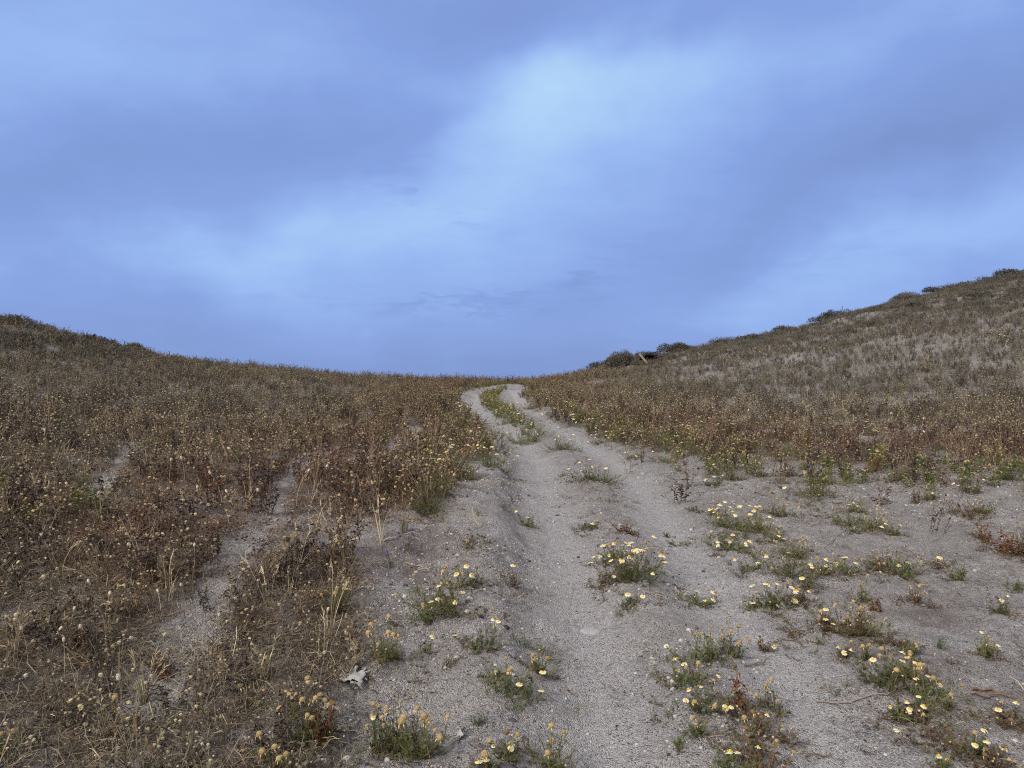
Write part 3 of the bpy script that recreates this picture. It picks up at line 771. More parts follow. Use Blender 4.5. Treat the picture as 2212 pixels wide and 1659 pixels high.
def daisy(idx, u, v, W, H, f, s, pal, label, name='daisy_plant', cat='daisy'):
    rg = random.Random(1000 + idx)
    b = at(u, v); q = ppm(b.y); w = (1.25 + .3 * min(1, max(0, (W - 30) / 60))) * W / q; h = max(.04, 1.10 * H / q)
    root = empty(name, b); tag(root, label, cat, DGROUP if cat == 'daisy' else 'withered weeds by the track')
    st, lf, SH = PAL[pal]; mb = MB()
    near = b.y < 9
    nh = f + s; nx = max(3, int(6 + w * 44)); ends = []
    w2 = w * .56
    if rg.random() < .5 or w > .3:            # a few sub-tussocks give an uneven outline
        cs = [(rg.uniform(-.45, .45) * w2, rg.uniform(-.45, .45) * w2 * .7) for _ in range(2 + int(w * 6))]
    else: cs = [(0, 0)]
    dead = .16 if pal in 'go' else .4
    lean = Vector((rg.uniform(-.1, .1), rg.uniform(-.1, .1), 0)) * h
    for k in range(nh + nx):
        hd = k < nh; c = rg.choice(cs); a = rg.uniform(0, 6.283); rr = math.sqrt(rg.random()) * w2 * (1.08 if hd else 1.0) * (.85 if len(cs) > 1 else 1)
        bx, by = c[0] + math.cos(a) * rr * .25, c[1] + math.sin(a) * rr * .25
        tx, ty = c[0] + math.cos(a) * rr, c[1] + math.sin(a) * rr * .85
        e = math.hypot(tx, ty) / max(w2, .01)
        th = h * (rg.uniform(.42, 1.08) if k < f else rg.uniform(.62, 1.15) if hd else rg.uniform(.16, .85)) * (1 - .40 * min(1.2, e) ** 2)
        th = max(th, .025)
        g0 = hz(b.x + bx, b.y + by) - b.z - .004; g1 = hz(b.x + tx, b.y + ty) - b.z
        p0 = Vector((bx, by, g0)); p2 = Vector((tx, ty, max(g0, g1) + th)) + lean * (th / h)
        p1 = p0 + Vector((tx - bx, ty - by, 0)) * rg.uniform(.5, .95) + Vector((rg.uniform(-.012, .012), rg.uniform(-.012, .012), max(g1 - g0, 0) + th * rg.uniform(.18, .5)))
        pts = bez(p0, p1, p2, 5); r = rg.uniform(.0013, .0022)
        mb.tube(pts, r, r * .65, st if rg.random() > dead * .5 else 'stem_b')
        L = sum((pts[i + 1] - pts[i]).length for i in range(5)); nl = int(L / (.015 if near else .022)) + 2
        top = .82 if hd else 1.0
        for j in range(nl):
            t = (j + rg.random()) / nl * top; x = t * 5; i = min(4, int(x)); p = pts[i].lerp(pts[i + 1], x - i); ax = (pts[i + 1] - pts[i]).normalized()
            d = (rdir(rg) + ax * .7 + Vector((0, 0, .25))).normalized()
            if d.z < -.1: d.z *= -.5
            if rg.random() < dead * (1.5 - t * 1.6):
                crumple(mb, p, rg.uniform(.018, .035), 'leaf_b' if pal != 'r' else 'leaf_r', rg)
            elif pal in 'rd':
                crumple(mb, p, rg.uniform(.015, .03), lf, rg); crumple(mb, p, rg.uniform(.012, .022), lf, rg)
            else:
                feather(mb, p, d, rg.uniform(.018, .036) * (1.25 - .65 * t), lf if rg.random() > .12 else ('leaf_o' if lf == 'leaf_g' else 'leaf_g'), rg, 4 if near else 3)
        if rg.random() < .4 and L > .06:          # bare side shoot ending in a bud
            q = pts[rg.choice((2, 3, 4))]; d = (rdir(rg) + Vector((0, 0, .8))).normalized(); e2 = q + d * L * rg.uniform(.18, .4)
            mb.tube([q, q.lerp(e2, .5) + Vector((0, 0, .004)), e2], r * .7, r * .45, st)
            for j in range(3): feather(mb, q.lerp(e2, rg.uniform(.2, .9)), (rdir(rg) + d).normalized(), rg.uniform(.012, .022), lf if pal not in 'rd' else 'leaf_b', rg, 3)
            if rg.random() < .5: mb.dome(e2, d, .0048, .0048, st if rg.random() < .6 else 'pale', 6, 2, .1, -.5, rg)
        if hd: ends.append((p2, (p2 - pts[4]).normalized()))
    for k in range(int(w * 40 * (2.5 if pal in 'brd' else 1))):      # dead scraps round the foot
        a = rg.uniform(0, 6.283); rr = rg.uniform(.2, 1) * w2; px, py = math.cos(a) * rr, math.sin(a) * rr
        crumple(mb, Vector((px, py, hz(b.x + px, b.y + py) - b.z + .008)), rg.uniform(.012, .03), 'leaf_b', rg)
    for k in range(int(w * 26 * (2.4 if pal in 'brd' else .8))):      # dead stalks sprawling round it
        a = rg.uniform(0, 6.283); rr = rg.uniform(.1, .9) * w2; px, py = math.cos(a) * rr, math.sin(a) * rr; z0 = hz(b.x + px, b.y + py) - b.z + .004
        d = rdir(rg); d.z = abs(d.z) * .4; L = rg.uniform(.03, .11); mb.strip([Vector((px, py, z0)), Vector((px, py, z0 + .012)) + d * L * .5, Vector((px, py, z0)) + d * L], Vector((-d.y, d.x, .3)).normalized(), (.0013, .0014, .0008), rg.choice(('stem_b', 'leaf_b', 'strawd')))
    link('foliage', mb.mesh('foliage'), root)
    for k, (p, d) in enumerate(ends):
        up = (d * .8 + Vector((rg.uniform(-.5, .5), -.25 + rg.uniform(-.5, .4), .8))).normalized() if k < f else (d + Vector((0, 0, .3))).normalized()
        rot = up.to_track_quat('Z', 'Y').to_matrix().to_4x4() @ Matrix.Rotation(rg.uniform(0, 6.28), 4, 'Z')
        sc = rg.uniform(.8, 1.12) * ((.64 + .30 * float(sstep(3.2, 5.5, b.y))) if k < f else rg.uniform(.72, 1.22) * (.86 if v > 1400 and u < 1300 else .76))
        if k < f:
            o = link('flower', FL[rg.choice((0, 1, 2, 2, 3, 3, 4, 4, 5, 5))], root)
            di = link('flower_disc', DI[rg.randrange(3)], o)
        else:
            o = link('seed_head', rg.choice(SH), root)
        o.matrix_local = Matrix.Translation(p) @ rot @ Matrix.Scale(sc, 4)
    return root

# u, v of the foot, width, height (photo units), fresh flowers, seed heads, palette, label
PLANTS = [
 (1378, 1252, 112, 82, 18, 8, 'g', 'biggest daisy bush, thick with white and yellow flowers, in the middle of the track'),
 (1312, 1262, 74, 24, 1, 3, 'b', 'low straggling mat on the track touching the biggest daisy bush'),
 (1325, 1208, 66, 34, 6, 1, 'g', 'small daisy cluster just uphill of the biggest daisy bush'),
 (1362, 1308, 56, 30, 2, 0, 'g', 'little two-flowered daisy just below the biggest daisy bush'),
 (1036, 1402, 66, 62, 4, 0, 'g', 'upright bright green daisy with four drooping yellow flowers beside the main rut'),
 (1050, 1472, 56, 26, 0, 0, 'g', 'low dark green flowerless cushion on the gravelly verge'),
 (1126, 1508, 74, 62, 2, 5, 'g', 'green seeding daisy with trailing grass blades on the edge of the main rut'),
 (1172, 1458, 50, 40, 1, 4, 'g', 'small seeding daisy at the main rut between two grass patches'),
 (918, 1409, 22, 52, 1, 0, 'o', 'slender single-flowered daisy on a leafy green column'),
 (838, 1436, 80, 78, 0, 8, 'o', 'yellowing daisy with a fan of pale seed heads near the torn plastic'),
 (963, 1319, 100, 80, 3, 9, 'o', 'wide seeding daisy bush on the slope of the bank above the rut'),
 (925, 1340, 54, 50, 2, 5, 'g', 'daisy with one white flower at the foot of the bank bush'),
 (1012, 1262, 64, 46, 4, 3, 'g', 'leaning daisy with white flowers overhanging the rut from the bank'),
 (1109, 1270, 26, 40, 1, 1, 'y', 'thin spindly daisy with one flower standing alone in the main rut'),
 (1025, 1183, 50, 30, 0, 1, 'y', 'grey-green straggly weed on the bare bank'),
 (1138, 1136, 38, 32, 2, 2, 'g', 'small two-flowered daisy by the purple wildflowers'),
 (866, 1612, 92, 104, 1, 9, 'o', 'tall straw-green daisy with ball seed heads at the bottom edge of the gravel'),
 (822, 1622, 40, 112, 1, 3, 'g', 'long thin daisy stem leaning with one white flower beside the gravel'),
 (905, 1640, 96, 92, 0, 9, 'o', 'golden stemmed seeding daisy beside brown stalks at the gravel edge'),
 (1095, 1646, 58, 46, 3, 2, 'g', 'compact daisy with three yellow flowers near the dark stone'),
 (1199, 1668, 84, 84, 0, 6, 'o', 'seeding daisy with stalks spread wide at the foot of the main rut'),
 (1053, 1664, 30, 34, 2, 1, 'g', 'tiny daisy with an orange flower at the very bottom of the gravel'),
 (640, 1600, 92, 112, 0, 12, 'o', 'large gold seed-headed daisy at the edge of the dry field'),
 (694, 1606, 56, 104, 0, 6, 'r', 'rust-stemmed daisy with tan balls beside the gold seed-headed one'),
 (600, 1662, 84, 60, 0, 5, 'o', 'pale seed balls poking up from the bottom of the dry field'),
 (745, 1205, 32, 50, 0, 5, 'g', 'green tuft with tan heads in front of the dark bank earth'),
 (729, 1322, 58, 66, 1, 9, 'o', 'olive daisy with orange heads on the slope below the bare bank'),
 (528, 1520, 48, 44, 1, 4, 'b', 'browning daisy with one small yellow flower deep in the dry field'),
 (240, 1572, 40, 52, 0, 6, 'b', 'cluster of tan heads low among tangled dead stalks'),
 (16, 1626, 56, 66, 0, 2, 'o', 'yellow-green bush cut off by the frame corner'),
 (285, 1590, 32, 60, 0, 2, 'r', 'rust red dock spike in the tangled dead stalks'),
 (243, 1604, 26, 46, 0, 0, 'r', 'short rust red dock spike beside a taller one'),
 (170, 1400, 24, 50, 0, 1, 'r', 'lone rust red dock spike high in the dry tangle'),
 (351, 1463, 40, 46, 0, 1, 'r', 'rusty crumpled plant on the lip of the bare sandy streak'),
 (992, 1030, 86, 62, 2, 22, 'o', 'dense golden daisy bush where the bank meets the rut'),
 (1074, 1012, 72, 56, 9, 3, 'g', 'white-flowered daisy hanging over the left edge of the rut'),
 (925, 1108, 66, 84, 0, 14, 'o', 'tall golden seeding daisy on top of the bank'),
 (955, 1070, 70, 70, 1, 14, 'o', 'golden seeding daisy behind the one on top of the bank'),
 (860, 1075, 70, 70, 2, 12, 'b', 'brown-gold daisy bush among red weeds on the bank'),
 (1144, 957, 76, 54, 12, 10, 'g', 'round green daisy bush full of white flowers at the end of the middle strip'),
 (1210, 971, 72, 34, 9, 4, 'g', 'low daisy clump edged in white flowers below the middle strip'),
 (1100, 912, 58, 40, 1, 18, 'o', 'brown-gold daisy clump in the middle strip behind the round bush'),
 (1062, 884, 56, 32, 0, 16, 'o', 'golden clump in the far middle strip between the ruts'),
 (1058, 856, 44, 24, 2, 10, 'o', 'farthest clump in the middle strip where the ruts bend'),
 (1284, 1040, 92, 46, 9, 4, 'g', 'curved low daisy with white flowers alone on open sand'),
 (1300, 958, 58, 22, 7, 1, 'g', 'flat white-flowered daisy on the sand below the brown field edge'),
 (1286, 924, 66, 26, 12, 2, 'g', 'white-topped daisy drift at the brown field edge'),
 (1213, 898, 58, 24, 10, 4, 'g', 'pale-topped daisy drift beside the second rut'),
 (1147, 884, 36, 22, 3, 6, 'g', 'small gold and white daisy at the bend of the second rut'),
 (1362, 947, 40, 30, 2, 2, 'g', 'yellow-flowered daisy tuft by the brown field edge'),
 (1362, 992, 48, 20, 4, 0, 'g', 'flat daisy with three white flowers on the sand'),
 (1440, 998, 56, 24, 2, 3, 'g', 'spread daisy at the sand edge beside a flat white one'),
 (1440, 958, 78, 40, 0, 16, 'o', 'olive seeding bush standing at the brown field edge'),
 (1268, 1144, 62, 16, 2, 1, 'g', 'low prostrate daisy across the middle of the track'),
 (1352, 1150, 46, 22, 0, 2, 'd', 'dark red dried plant behind the biggest daisy bush'),
 (1445, 1160, 22, 8, 0, 0, 'g', 'tiny green sprig on the sand uphill of the big bush'),
 (1209, 1030, 16, 7, 0, 0, 'g', 'tiny dark sprig in the main rut'),
 (1583, 1140, 104, 46, 17, 3, 'g', 'broad daisy patch crowded with yellow-white flowers beside the second rut'),
 (1596, 1186, 70, 26, 7, 0, 'g', 'low daisy in front of the broad crowded patch'),
 (1540, 1172, 64, 14, 0, 1, 'g', 'flat green runner mat at the second rut edge'),
 (1475, 1178, 44, 10, 0, 0, 'g', 'thin flat green mat in the second rut'),
 (1640, 1146, 48, 50, 3, 6, 'o', 'olive daisy with seed heads beside the crowded patch'),
 (1672, 1168, 42, 40, 0, 4, 'o', 'yellow-green daisy between the crowded patch and the tall verge bush'),
 (1701, 1200, 62, 50, 1, 7, 'o', 'seeding daisy behind the tall verge bush'),
 (1733, 1258, 74, 84, 5, 7, 'o', 'tall verge bush with mixed white flowers and seed heads'),
 (1688, 1306, 82, 52, 6, 3, 'g', 'daisy with small flowers trailing to the second rut'),
 (1724, 1300, 42, 34, 3, 1, 'b', 'brown daisy with two vivid orange flowers'),
 (1611, 1233, 56, 28, 2, 0, 'g', 'flat dark green daisy mat on the second rut shoulder'),
 (1776, 1244, 44, 42, 3, 4, 'o', 'small daisy leaning between the verge bushes'),
 (1833, 1240, 52, 42, 2, 4, 'g', 'bushy green daisy with round seed heads on the verge'),
 (1955, 1238, 86, 50, 4, 4, 'g', 'dark green daisy with white flowers at one end on the verge sand'),
 (1906, 1231, 52, 42, 0, 6, 'b', 'browning seeding daisy joined to the dark green one'),
 (1866, 1300, 26, 52, 0, 4, 'o', 'upright feathery daisy with flat tan heads'),
 (1895, 1320, 16, 48, 0, 1, 'r', 'thin red-brown spike beside the feathery daisy'),
 (2069, 1258, 28, 42, 0, 1, 'g', 'solitary dark green column with one seed ball'),
 (2154, 1328, 34, 50, 2, 0, 'g', 'solitary leafy daisy with two flowers at its top, far side of the verge'),
 (1976, 1306, 52, 38, 0, 4, 'b', 'dull brown-green tussock with small heads on the verge'),
 (2202, 1275, 40, 24, 0, 0, 'g', 'low green tuft at the frame edge'),
 (1524, 1311, 76, 28, 5, 1, 'g', 'dense low dark green daisy with white tips in the second rut'),
 (1636, 1313, 58, 18, 3, 0, 'g', 'thin creeping daisy on the second rut floor'),
 (1832, 1364, 86, 62, 1, 12, 'b', 'brown bush capped with tan seed heads on the verge'),
 (1876, 1372, 58, 46, 0, 7, 'o', 'olive seeding daisy touching the brown capped bush'),
 (1778, 1352, 48, 36, 0, 2, 'b', 'twiggy brown plant beside the brown capped bush'),
 (1796, 1372, 40, 26, 4, 0, 'b', 'low plant with small whitish flowers below the brown capped bush'),
 (1820, 1420, 30, 46, 3, 1, 'y', 'slender daisy with faded pinkish flowers on the verge'),
 (1519, 1424, 92, 66, 2, 10, 'g', 'green daisy with dark ball heads between the ruts'),
 (1585, 1420, 44, 68, 0, 8, 'y', 'forked bare-stemmed plant beside the dark ball daisy'),
 (1489, 1480, 80, 54, 6, 3, 'g', 'daisy with three large open white flowers between the ruts'),
 (1521, 1532, 80, 44, 5, 3, 'g', 'dark green daisy with a big orange-yellow flower between the ruts'),
 (1592, 1532, 34, 74, 0, 4, 'r', 'rusty upright plant between the ruts'),
 (1632, 1584, 128, 60, 1, 9, 'b', 'wide brown withered straggle on the second rut side'),
 (1664, 1532, 46, 62, 0, 4, 'y', 'curved grey-green branch rising from the brown straggle'),
 (1650, 1660, 112, 62, 1, 4, 'b', 'brown dead mass at the bottom of the middle strip'),
 (1508, 1594, 34, 44, 0, 3, 'g', 'small upright green plant with pale buds near the bottom'),
 (1572, 1656, 42, 44, 3, 0, 'g', 'yellow-flowered daisy at the bottom edge of the middle strip'),
 (1465, 1622, 20, 20, 0, 0, 'g', 'tiny green sprig in the gravel near the bottom'),
 (1913, 1474, 92, 62, 6, 5, 'g', 'round daisy with scattered open flowers on the lower verge'),
 (1953, 1463, 58, 52, 1, 7, 'o', 'daisy with orange-brown heads above the round lower one'),
 (2000, 1514, 76, 56, 1, 5, 'g', 'feathery green daisy with pale heads on the lower verge'),
 (1968, 1415, 26, 44, 0, 3, 'o', 'thin stalk topped with tan heads on the lower verge'),
 (1866, 1426, 22, 40, 0, 2, 'o', 'thin leaning stalk with two dull heads'),
 (1965, 1548, 54, 40, 4, 0, 'b', 'short daisy with paired white flowers on the lower verge'),
 (1997, 1540, 26, 36, 2, 0, 'g', 'short stem bearing one wide open white flower'),
 (1948, 1554, 26, 30, 1, 0, 'g', 'dark green sprig with a single cream flower'),
 (1921, 1553, 20, 24, 0, 0, 'g', 'dark green cone-shaped sprig without flowers'),
 (2046, 1536, 18, 44, 0, 1, 'o', 'pillar of fine leaves with one tan head'),
 (2046, 1620, 108, 54, 5, 5, 'b', 'curved daisy bush with bright yellow flowers near the bottom corner'),
 (2114, 1628, 38, 52, 2, 1, 'g', 'upright daisy beside the curved bush near the bottom corner'),
 (2150, 1664, 52, 44, 0, 3, 'b', 'dull brown plant in the bottom corner'),
 (2036, 1670, 48, 40, 3, 0, 'g', 'big open flowers cut by the bottom frame edge'),
 (2122, 1418, 44, 52, 2, 2, 'o', 'drooping olive plant with one white flower on the far verge'),
 (2173, 1556, 78, 34, 2, 3, 'b', 'flat brown plant with two cream flowers at the frame side'),
 (1833, 1134, 58, 44, 2, 5, 'g', 'daisy with mixed heads above the long twig'),
 (1871, 1151, 38, 40, 1, 3, 'o', 'slim olive daisy above the long twig'),
 (1930, 1154, 28, 40, 2, 2, 'g', 'straight dark stem with white flowers on the upper verge'),
 (1897, 1143, 46, 44, 0, 6, 'o', 'olive daisy with many small heads on the upper verge'),
 (2125, 1167, 32, 46, 0, 2, 'r', 'red-brown stalk with two heads on the upper verge'),
 (2178, 1194, 72, 50, 0, 9, 'r', 'red-brown bush with tan heads at the frame side'),
 (2206, 1202, 42, 60, 0, 5, 'b', 'large tan balls at the frame side'),
 (2092, 1113, 72, 40, 0, 5, 'b', 'spreading brown-green plant under the field edge'),
 (1541, 1050, 36, 34, 3, 0, 'g', 'small dark daisy with two flowers against the brown field'),
 (1584, 1034, 62, 56, 2, 14, 'o', 'olive seeding bush at the corner of the brown field'),
 (1490, 986, 52, 44, 1, 12, 'o', 'feathery olive bush by the brown field corner'),
 (1760, 1072, 64, 48, 1, 10, 'o', 'seeding daisy drift just outside the brown field'),
 (1845, 1104, 40, 40, 1, 5, 'g', 'green daisy under the brown field edge'),
 (1982, 1086, 24, 44, 0, 4, 'b', 'narrow brown-green stalk outside the brown field'),
 (2014, 1078, 44, 36, 1, 3, 'g', 'leaning dark green plant outside the brown field'),
 (2098, 1064, 46, 40, 3, 3, 'g', 'daisy with two bright yellow flowers under the field edge'),
 (1937, 1037, 32, 44, 0, 6, 'o', 'gold-headed tuft in the field fringe'),
 (1973, 1030, 24, 40, 0, 4, 'o', 'slim gold-headed stalk in the field fringe'),
 (1876, 1020, 52, 44, 0, 4, 'r', 'red-brown clump at the foot of the field'),
 (1684, 1113, 52, 42, 0, 8, 'o', 'brownish seeding daisy uphill of the crowded patch'),
 (1776, 1044, 72, 56, 0, 16, 'o', 'thick golden seeding bush in the field fringe'),
 (2173, 1038, 62, 46, 0, 10, 'o', 'golden seeding bush in the field fringe at the frame side'),
 (2122, 1106, 44, 34, 0, 5, 'g', 'low green plant with dull heads under the field fringe'),
 (1650, 1030, 58, 46, 0, 12, 'o', 'olive-gold bush next to the field corner'),
 (1712, 1030, 48, 40, 1, 8, 'b', 'brown-gold tuft in the field fringe'),
 (1545, 1112, 26, 10, 0, 0, 'g', 'small flat sprig above the crowded patch'),
 (1500, 1105, 26, 9, 0, 0, 'y', 'small grey sprig on the sand by the second rut'),
 (2031, 1222, 40, 18, 0, 1, 'b', 'flattened dead plant on the verge sand'),
 (1930, 1392, 44, 16, 0, 1, 'b', 'flattened dead plant between two seeding bushes'),
 (1725, 1375, 38, 12, 0, 0, 'b', 'scrap of dead growth in the second rut'),
 (1660, 1405, 34, 34, 1, 2, 'b', 'thin plant with one pale flower in the second rut'),
]
def sprig(seed, ks):
    rg = random.Random(seed); mb = MB()
    for k in range(rg.randint(2, 4)):
        a = rg.uniform(0, 6.283); d = Vector((math.cos(a), math.sin(a), 0)); L = rg.uniform(.03, .085); pts = bez(Vector((0, 0, -.003)), d * L * .55 + Vector((0, 0, .008)), d * L + Vector((0, 0, rg.uniform(.008, .035))), 3); mb.tube(pts, .0014, .0008, 'stem_b')
        for j in range(int(L / .009)):
            p = pts[0].lerp(pts[3], (j + .5) * .009 / L); kk = rg.choice(ks)
            if kk in ('leaf_b', 'strawd'): crumple(mb, p + Vector((0, 0, .008)), rg.uniform(.01, .022), kk, rg)
            else: feather(mb, p + Vector((0, 0, .005)), (rdir(rg) + Vector((0, 0, .5)) + d * .5).normalized(), rg.uniform(.014, .028), kk, rg, 3)
    return mb.mesh('sprig_kind')
SPR = [sprig(900 + i, (('leaf_g', 'leaf_g', 'leaf_o'), ('leaf_g', 'leaf_b', 'leaf_b'), ('leaf_b', 'leaf_b', 'strawd'), ('leaf_y', 'leaf_b', 'leaf_b'))[i % 4]) for i in range(12)]
sx_, sy_ = [], []
for p in PLANTS:
    if p[2] < 26: continue
    b = at(p[0], p[1]); w = p[2] / ppm(b.y); rg = random.Random(p[0])
    for k in range(int(3 + w * 22)):
        a = rg.uniform(0, 6.283); r = abs(rg.gauss(.5, .38)) * w + .02; sx_.append(b.x + math.cos(a) * r * 1.15); sy_.append(b.y + math.sin(a) * r * .9)
for a_, b_ in (((1583, 1150), (1733, 1265)), ((1733, 1265), (1900, 1440)), ((1900, 1440), (2000, 1520)), ((2000, 1530), (2120, 1640)), ((1530, 1440), (1500, 1560)), ((1600, 1540), (1660, 1650)), ((1640, 1030), (1850, 1140)), ((1840, 1240), (1970, 1240)), ((1330, 1210), (1380, 1270))):
    A, B_ = at(*a_), at(*b_); n_ = int((B_ - A).length * 26)
    for k in range(n_):
        t_ = rnd.random(); sx_.append(A.x + (B_.x - A.x) * t_ + rnd.gauss(0, .15)); sy_.append(A.y + (B_.y - A.y) * t_ + rnd.gauss(0, .15))
sx_, sy_ = np.array(sx_), np.array(sy_)
ok = np.minimum(dline(sx_, sy_, RUT_L), dline(sx_, sy_, RUT_R)) > .13
sx_, sy_ = sx_[ok], sy_[ok]
scatter('creeping_sprigs', 'small creeping green and brown sprigs filling in between the daisy plants', 'sprigs', SPR, sx_, sy_, nrng.uniform(.6, 1.3, len(sx_)), nrng.integers(0, 12, len(sx_)), np.zeros(len(sx_)), tilt=.1, sink=0)
for i, p in enumerate(PLANTS):
    brown = p[6] in 'rd' and p[4] == 0
    daisy(i, *p, name='dried_weed' if brown else 'daisy_plant', cat='dried weed' if brown else 'daisy')

# ------------------------------------------------------------------ grass tufts
def grass(idx, u, v, W, H, n, ks, label, runner=0.0, ang=0.0, plume=0):
    rg = random.Random(3000 + idx); b = at(u, v); q = ppm(b.y); w = W / q; h = H / q
    root = empty('grass_tuft', b); root['kind'] = 'thing'; tag(root, label, 'grass tuft', 'grass tufts beside the track'); mb = MB(); pl = MB()
    for k in range(n):
        t = rg.uniform(-.5, .5) * runner / q
        bx, by = t * math.cos(ang) + rg.gauss(0, .012), t * math.sin(ang) + rg.gauss(0, .012)
        g0 = hz(b.x + bx, b.y + by) - b.z - .003
        a = rg.uniform(0, 6.283); d = Vector((math.cos(a), math.sin(a), 0)); rr = rg.uniform(.3, 1) * w * .5; hh = h * rg.uniform(.5, 1) * (1 - .6 * (rr / (w * .5)) ** 2) + .01
        if runner: rr = min(rr, .09); hh = max(.012, hh)
        p0 = Vector((bx, by, g0)); p2 = p0 + d * rr + Vector((0, 0, hh)); p1 = p0 + d * rr * .3 + Vector((0, 0, hh * 1.0)); s = Vector((-d.y, d.x, 0)); ww = rg.uniform(.0012, .0026)
        pts = bez(p0, p1, p2, 5); mb.strip(pts, s, (ww, ww * 1.1, ww, ww * .8, ww * .55, ww * .2), rg.choice(ks))
    for k in range(plume):
        a = rg.uniform(0, 6.283); d = Vector((math.cos(a), math.sin(a), 0)); p0 = Vector((0, 0, 0)); p2 = d * w * rg.uniform(.2, .5) + Vector((0, 0, h * rg.uniform(.95, 1.35))); p1 = p0.lerp(p2, .5) + Vector((0, 0, h * .15))
        pts = bez(p0, p1, p2, 6); pl.tube(pts, .0019, .0011, 'straw')
        for j in range(12):
            c = pts[6].lerp(pts[4], j / 11); e = ((pts[6] - pts[4]).normalized() + rdir(rg) * .55).normalized(); s = e.cross(rdir(rg)).normalized()
            pl.strip([c, c + e * .014, c + e * .030], s, (.0012, .0021, .0004), 'straw')
    link('blade', mb.mesh('blade'), root)
    root.children[0].name = 'leaf_blades'
    if plume: link('plume', pl.mesh('plume'), root)
GR = [
 (1135, 1396, 70, 22, 46, ['blade'], 'green creeping grass on the edge of the main rut above the seeding daisy', 70, -.35),
 (1182, 1420, 60, 16, 30, ['blade'], 'thin creeping grass tail running into the main rut', 70, -.8),
 (1036, 1570, 44, 26, 30, ['blade'], 'star-shaped green grass rosette on the gravel', 0, 0),
 (968, 1440, 50, 26, 36, ['straw', 'strawd', 'blade'], 'half-dry straw tuft between the four-flowered daisy and the slender one', 0, 0),
 (1120, 1492, 70, 20, 40, ['blade'], 'green blades sprawled under the seeding daisy by the rut', 40, .2),
 (1120, 1535, 50, 14, 20, ['blade'], 'few flat green blades below the seeding daisy by the rut', 30, .6),
 (1285, 1107, 66, 10, 34, ['blade', 'strawd'], 'prostrate grass runner across the middle of the track', 80, .5),
 (1303, 1080, 50, 9, 26, ['blade', 'strawd'], 'shorter prostrate grass runner uphill of a longer one', 60, .1),
 (1365, 1100, 40, 8, 16, ['blade'], 'faint green runner grass toward the second rut', 40, .1),
 (2031, 1403, 46, 34, 24, ['blade', 'leaf_y'], 'spiky blue-green grass tuft alone on the verge', 0, 0),
 (1908, 1405, 24, 34, 12, ['blade', 'strawd'], 'small spiky grass beside a thin stalk on the verge', 0, 0),
 (872, 1152, 50, 52, 34, ['blade', 'straw', 'strawd'], 'grass tuft with a green base and tall bleached plumes on the bank', 0, 0, 3),
 (312, 1515, 100, 80, 34, ['straw', 'strawd', 'blade'], 'large forked straw-coloured grass in the dry tangle', 0, 0, 6),
 (575, 1462, 86, 74, 44, ['blade', 'blade', 'straw'], 'green and straw grass tuft leaning in the dry field', 0, 0, 2),
 (640, 1255, 110, 84, 40, ['straw', 'strawd'], 'bleached branching grass at the end of the bare streak', 0, 0, 8),
 (88, 1105, 40, 60, 20, ['straw', 'strawd'], 'pale plumed grass far across the dry field', 0, 0, 3),
 (492, 1000, 50, 40, 26, ['straw'], 'pale straw tuft in the middle of the dry field', 0, 0, 4),
 (588, 1020, 40, 44, 22, ['straw'], 'straw tuft near the far bare patch of the dry field', 0, 0, 3),
 (30, 1420, 50, 80, 20, ['straw', 'strawd'], 'tall pale stalks at the frame edge of the dry field', 0, 0, 4),
 (40, 1655, 60, 70, 26, ['straw', 'blade'], 'straw stalks in the bottom corner of the dry field', 0, 0, 4),
 (330, 1655, 60, 46, 26, ['straw', 'strawd'], 'bleached bent grass at the bottom of the dry field', 0, 0, 3),
 (700, 1420, 70, 50, 40, ['blade', 'strawd', 'straw'], 'green-grey grass near the torn plastic', 0, 0),
 (1820, 905, 60, 44, 26, ['straw'], 'tall pale grass standing out of the red-brown field', 0, 0, 4),
 (1560, 925, 50, 36, 22, ['straw'], 'pale thin grass at the near edge of the red-brown field', 0, 0, 3),
 (770, 1445, 40, 50, 20, ['straw', 'strawd'], 'bleached stalks rising behind the torn plastic', 0, 0, 2),
]
for i, g in enumerate(GR): grass(i, *g)

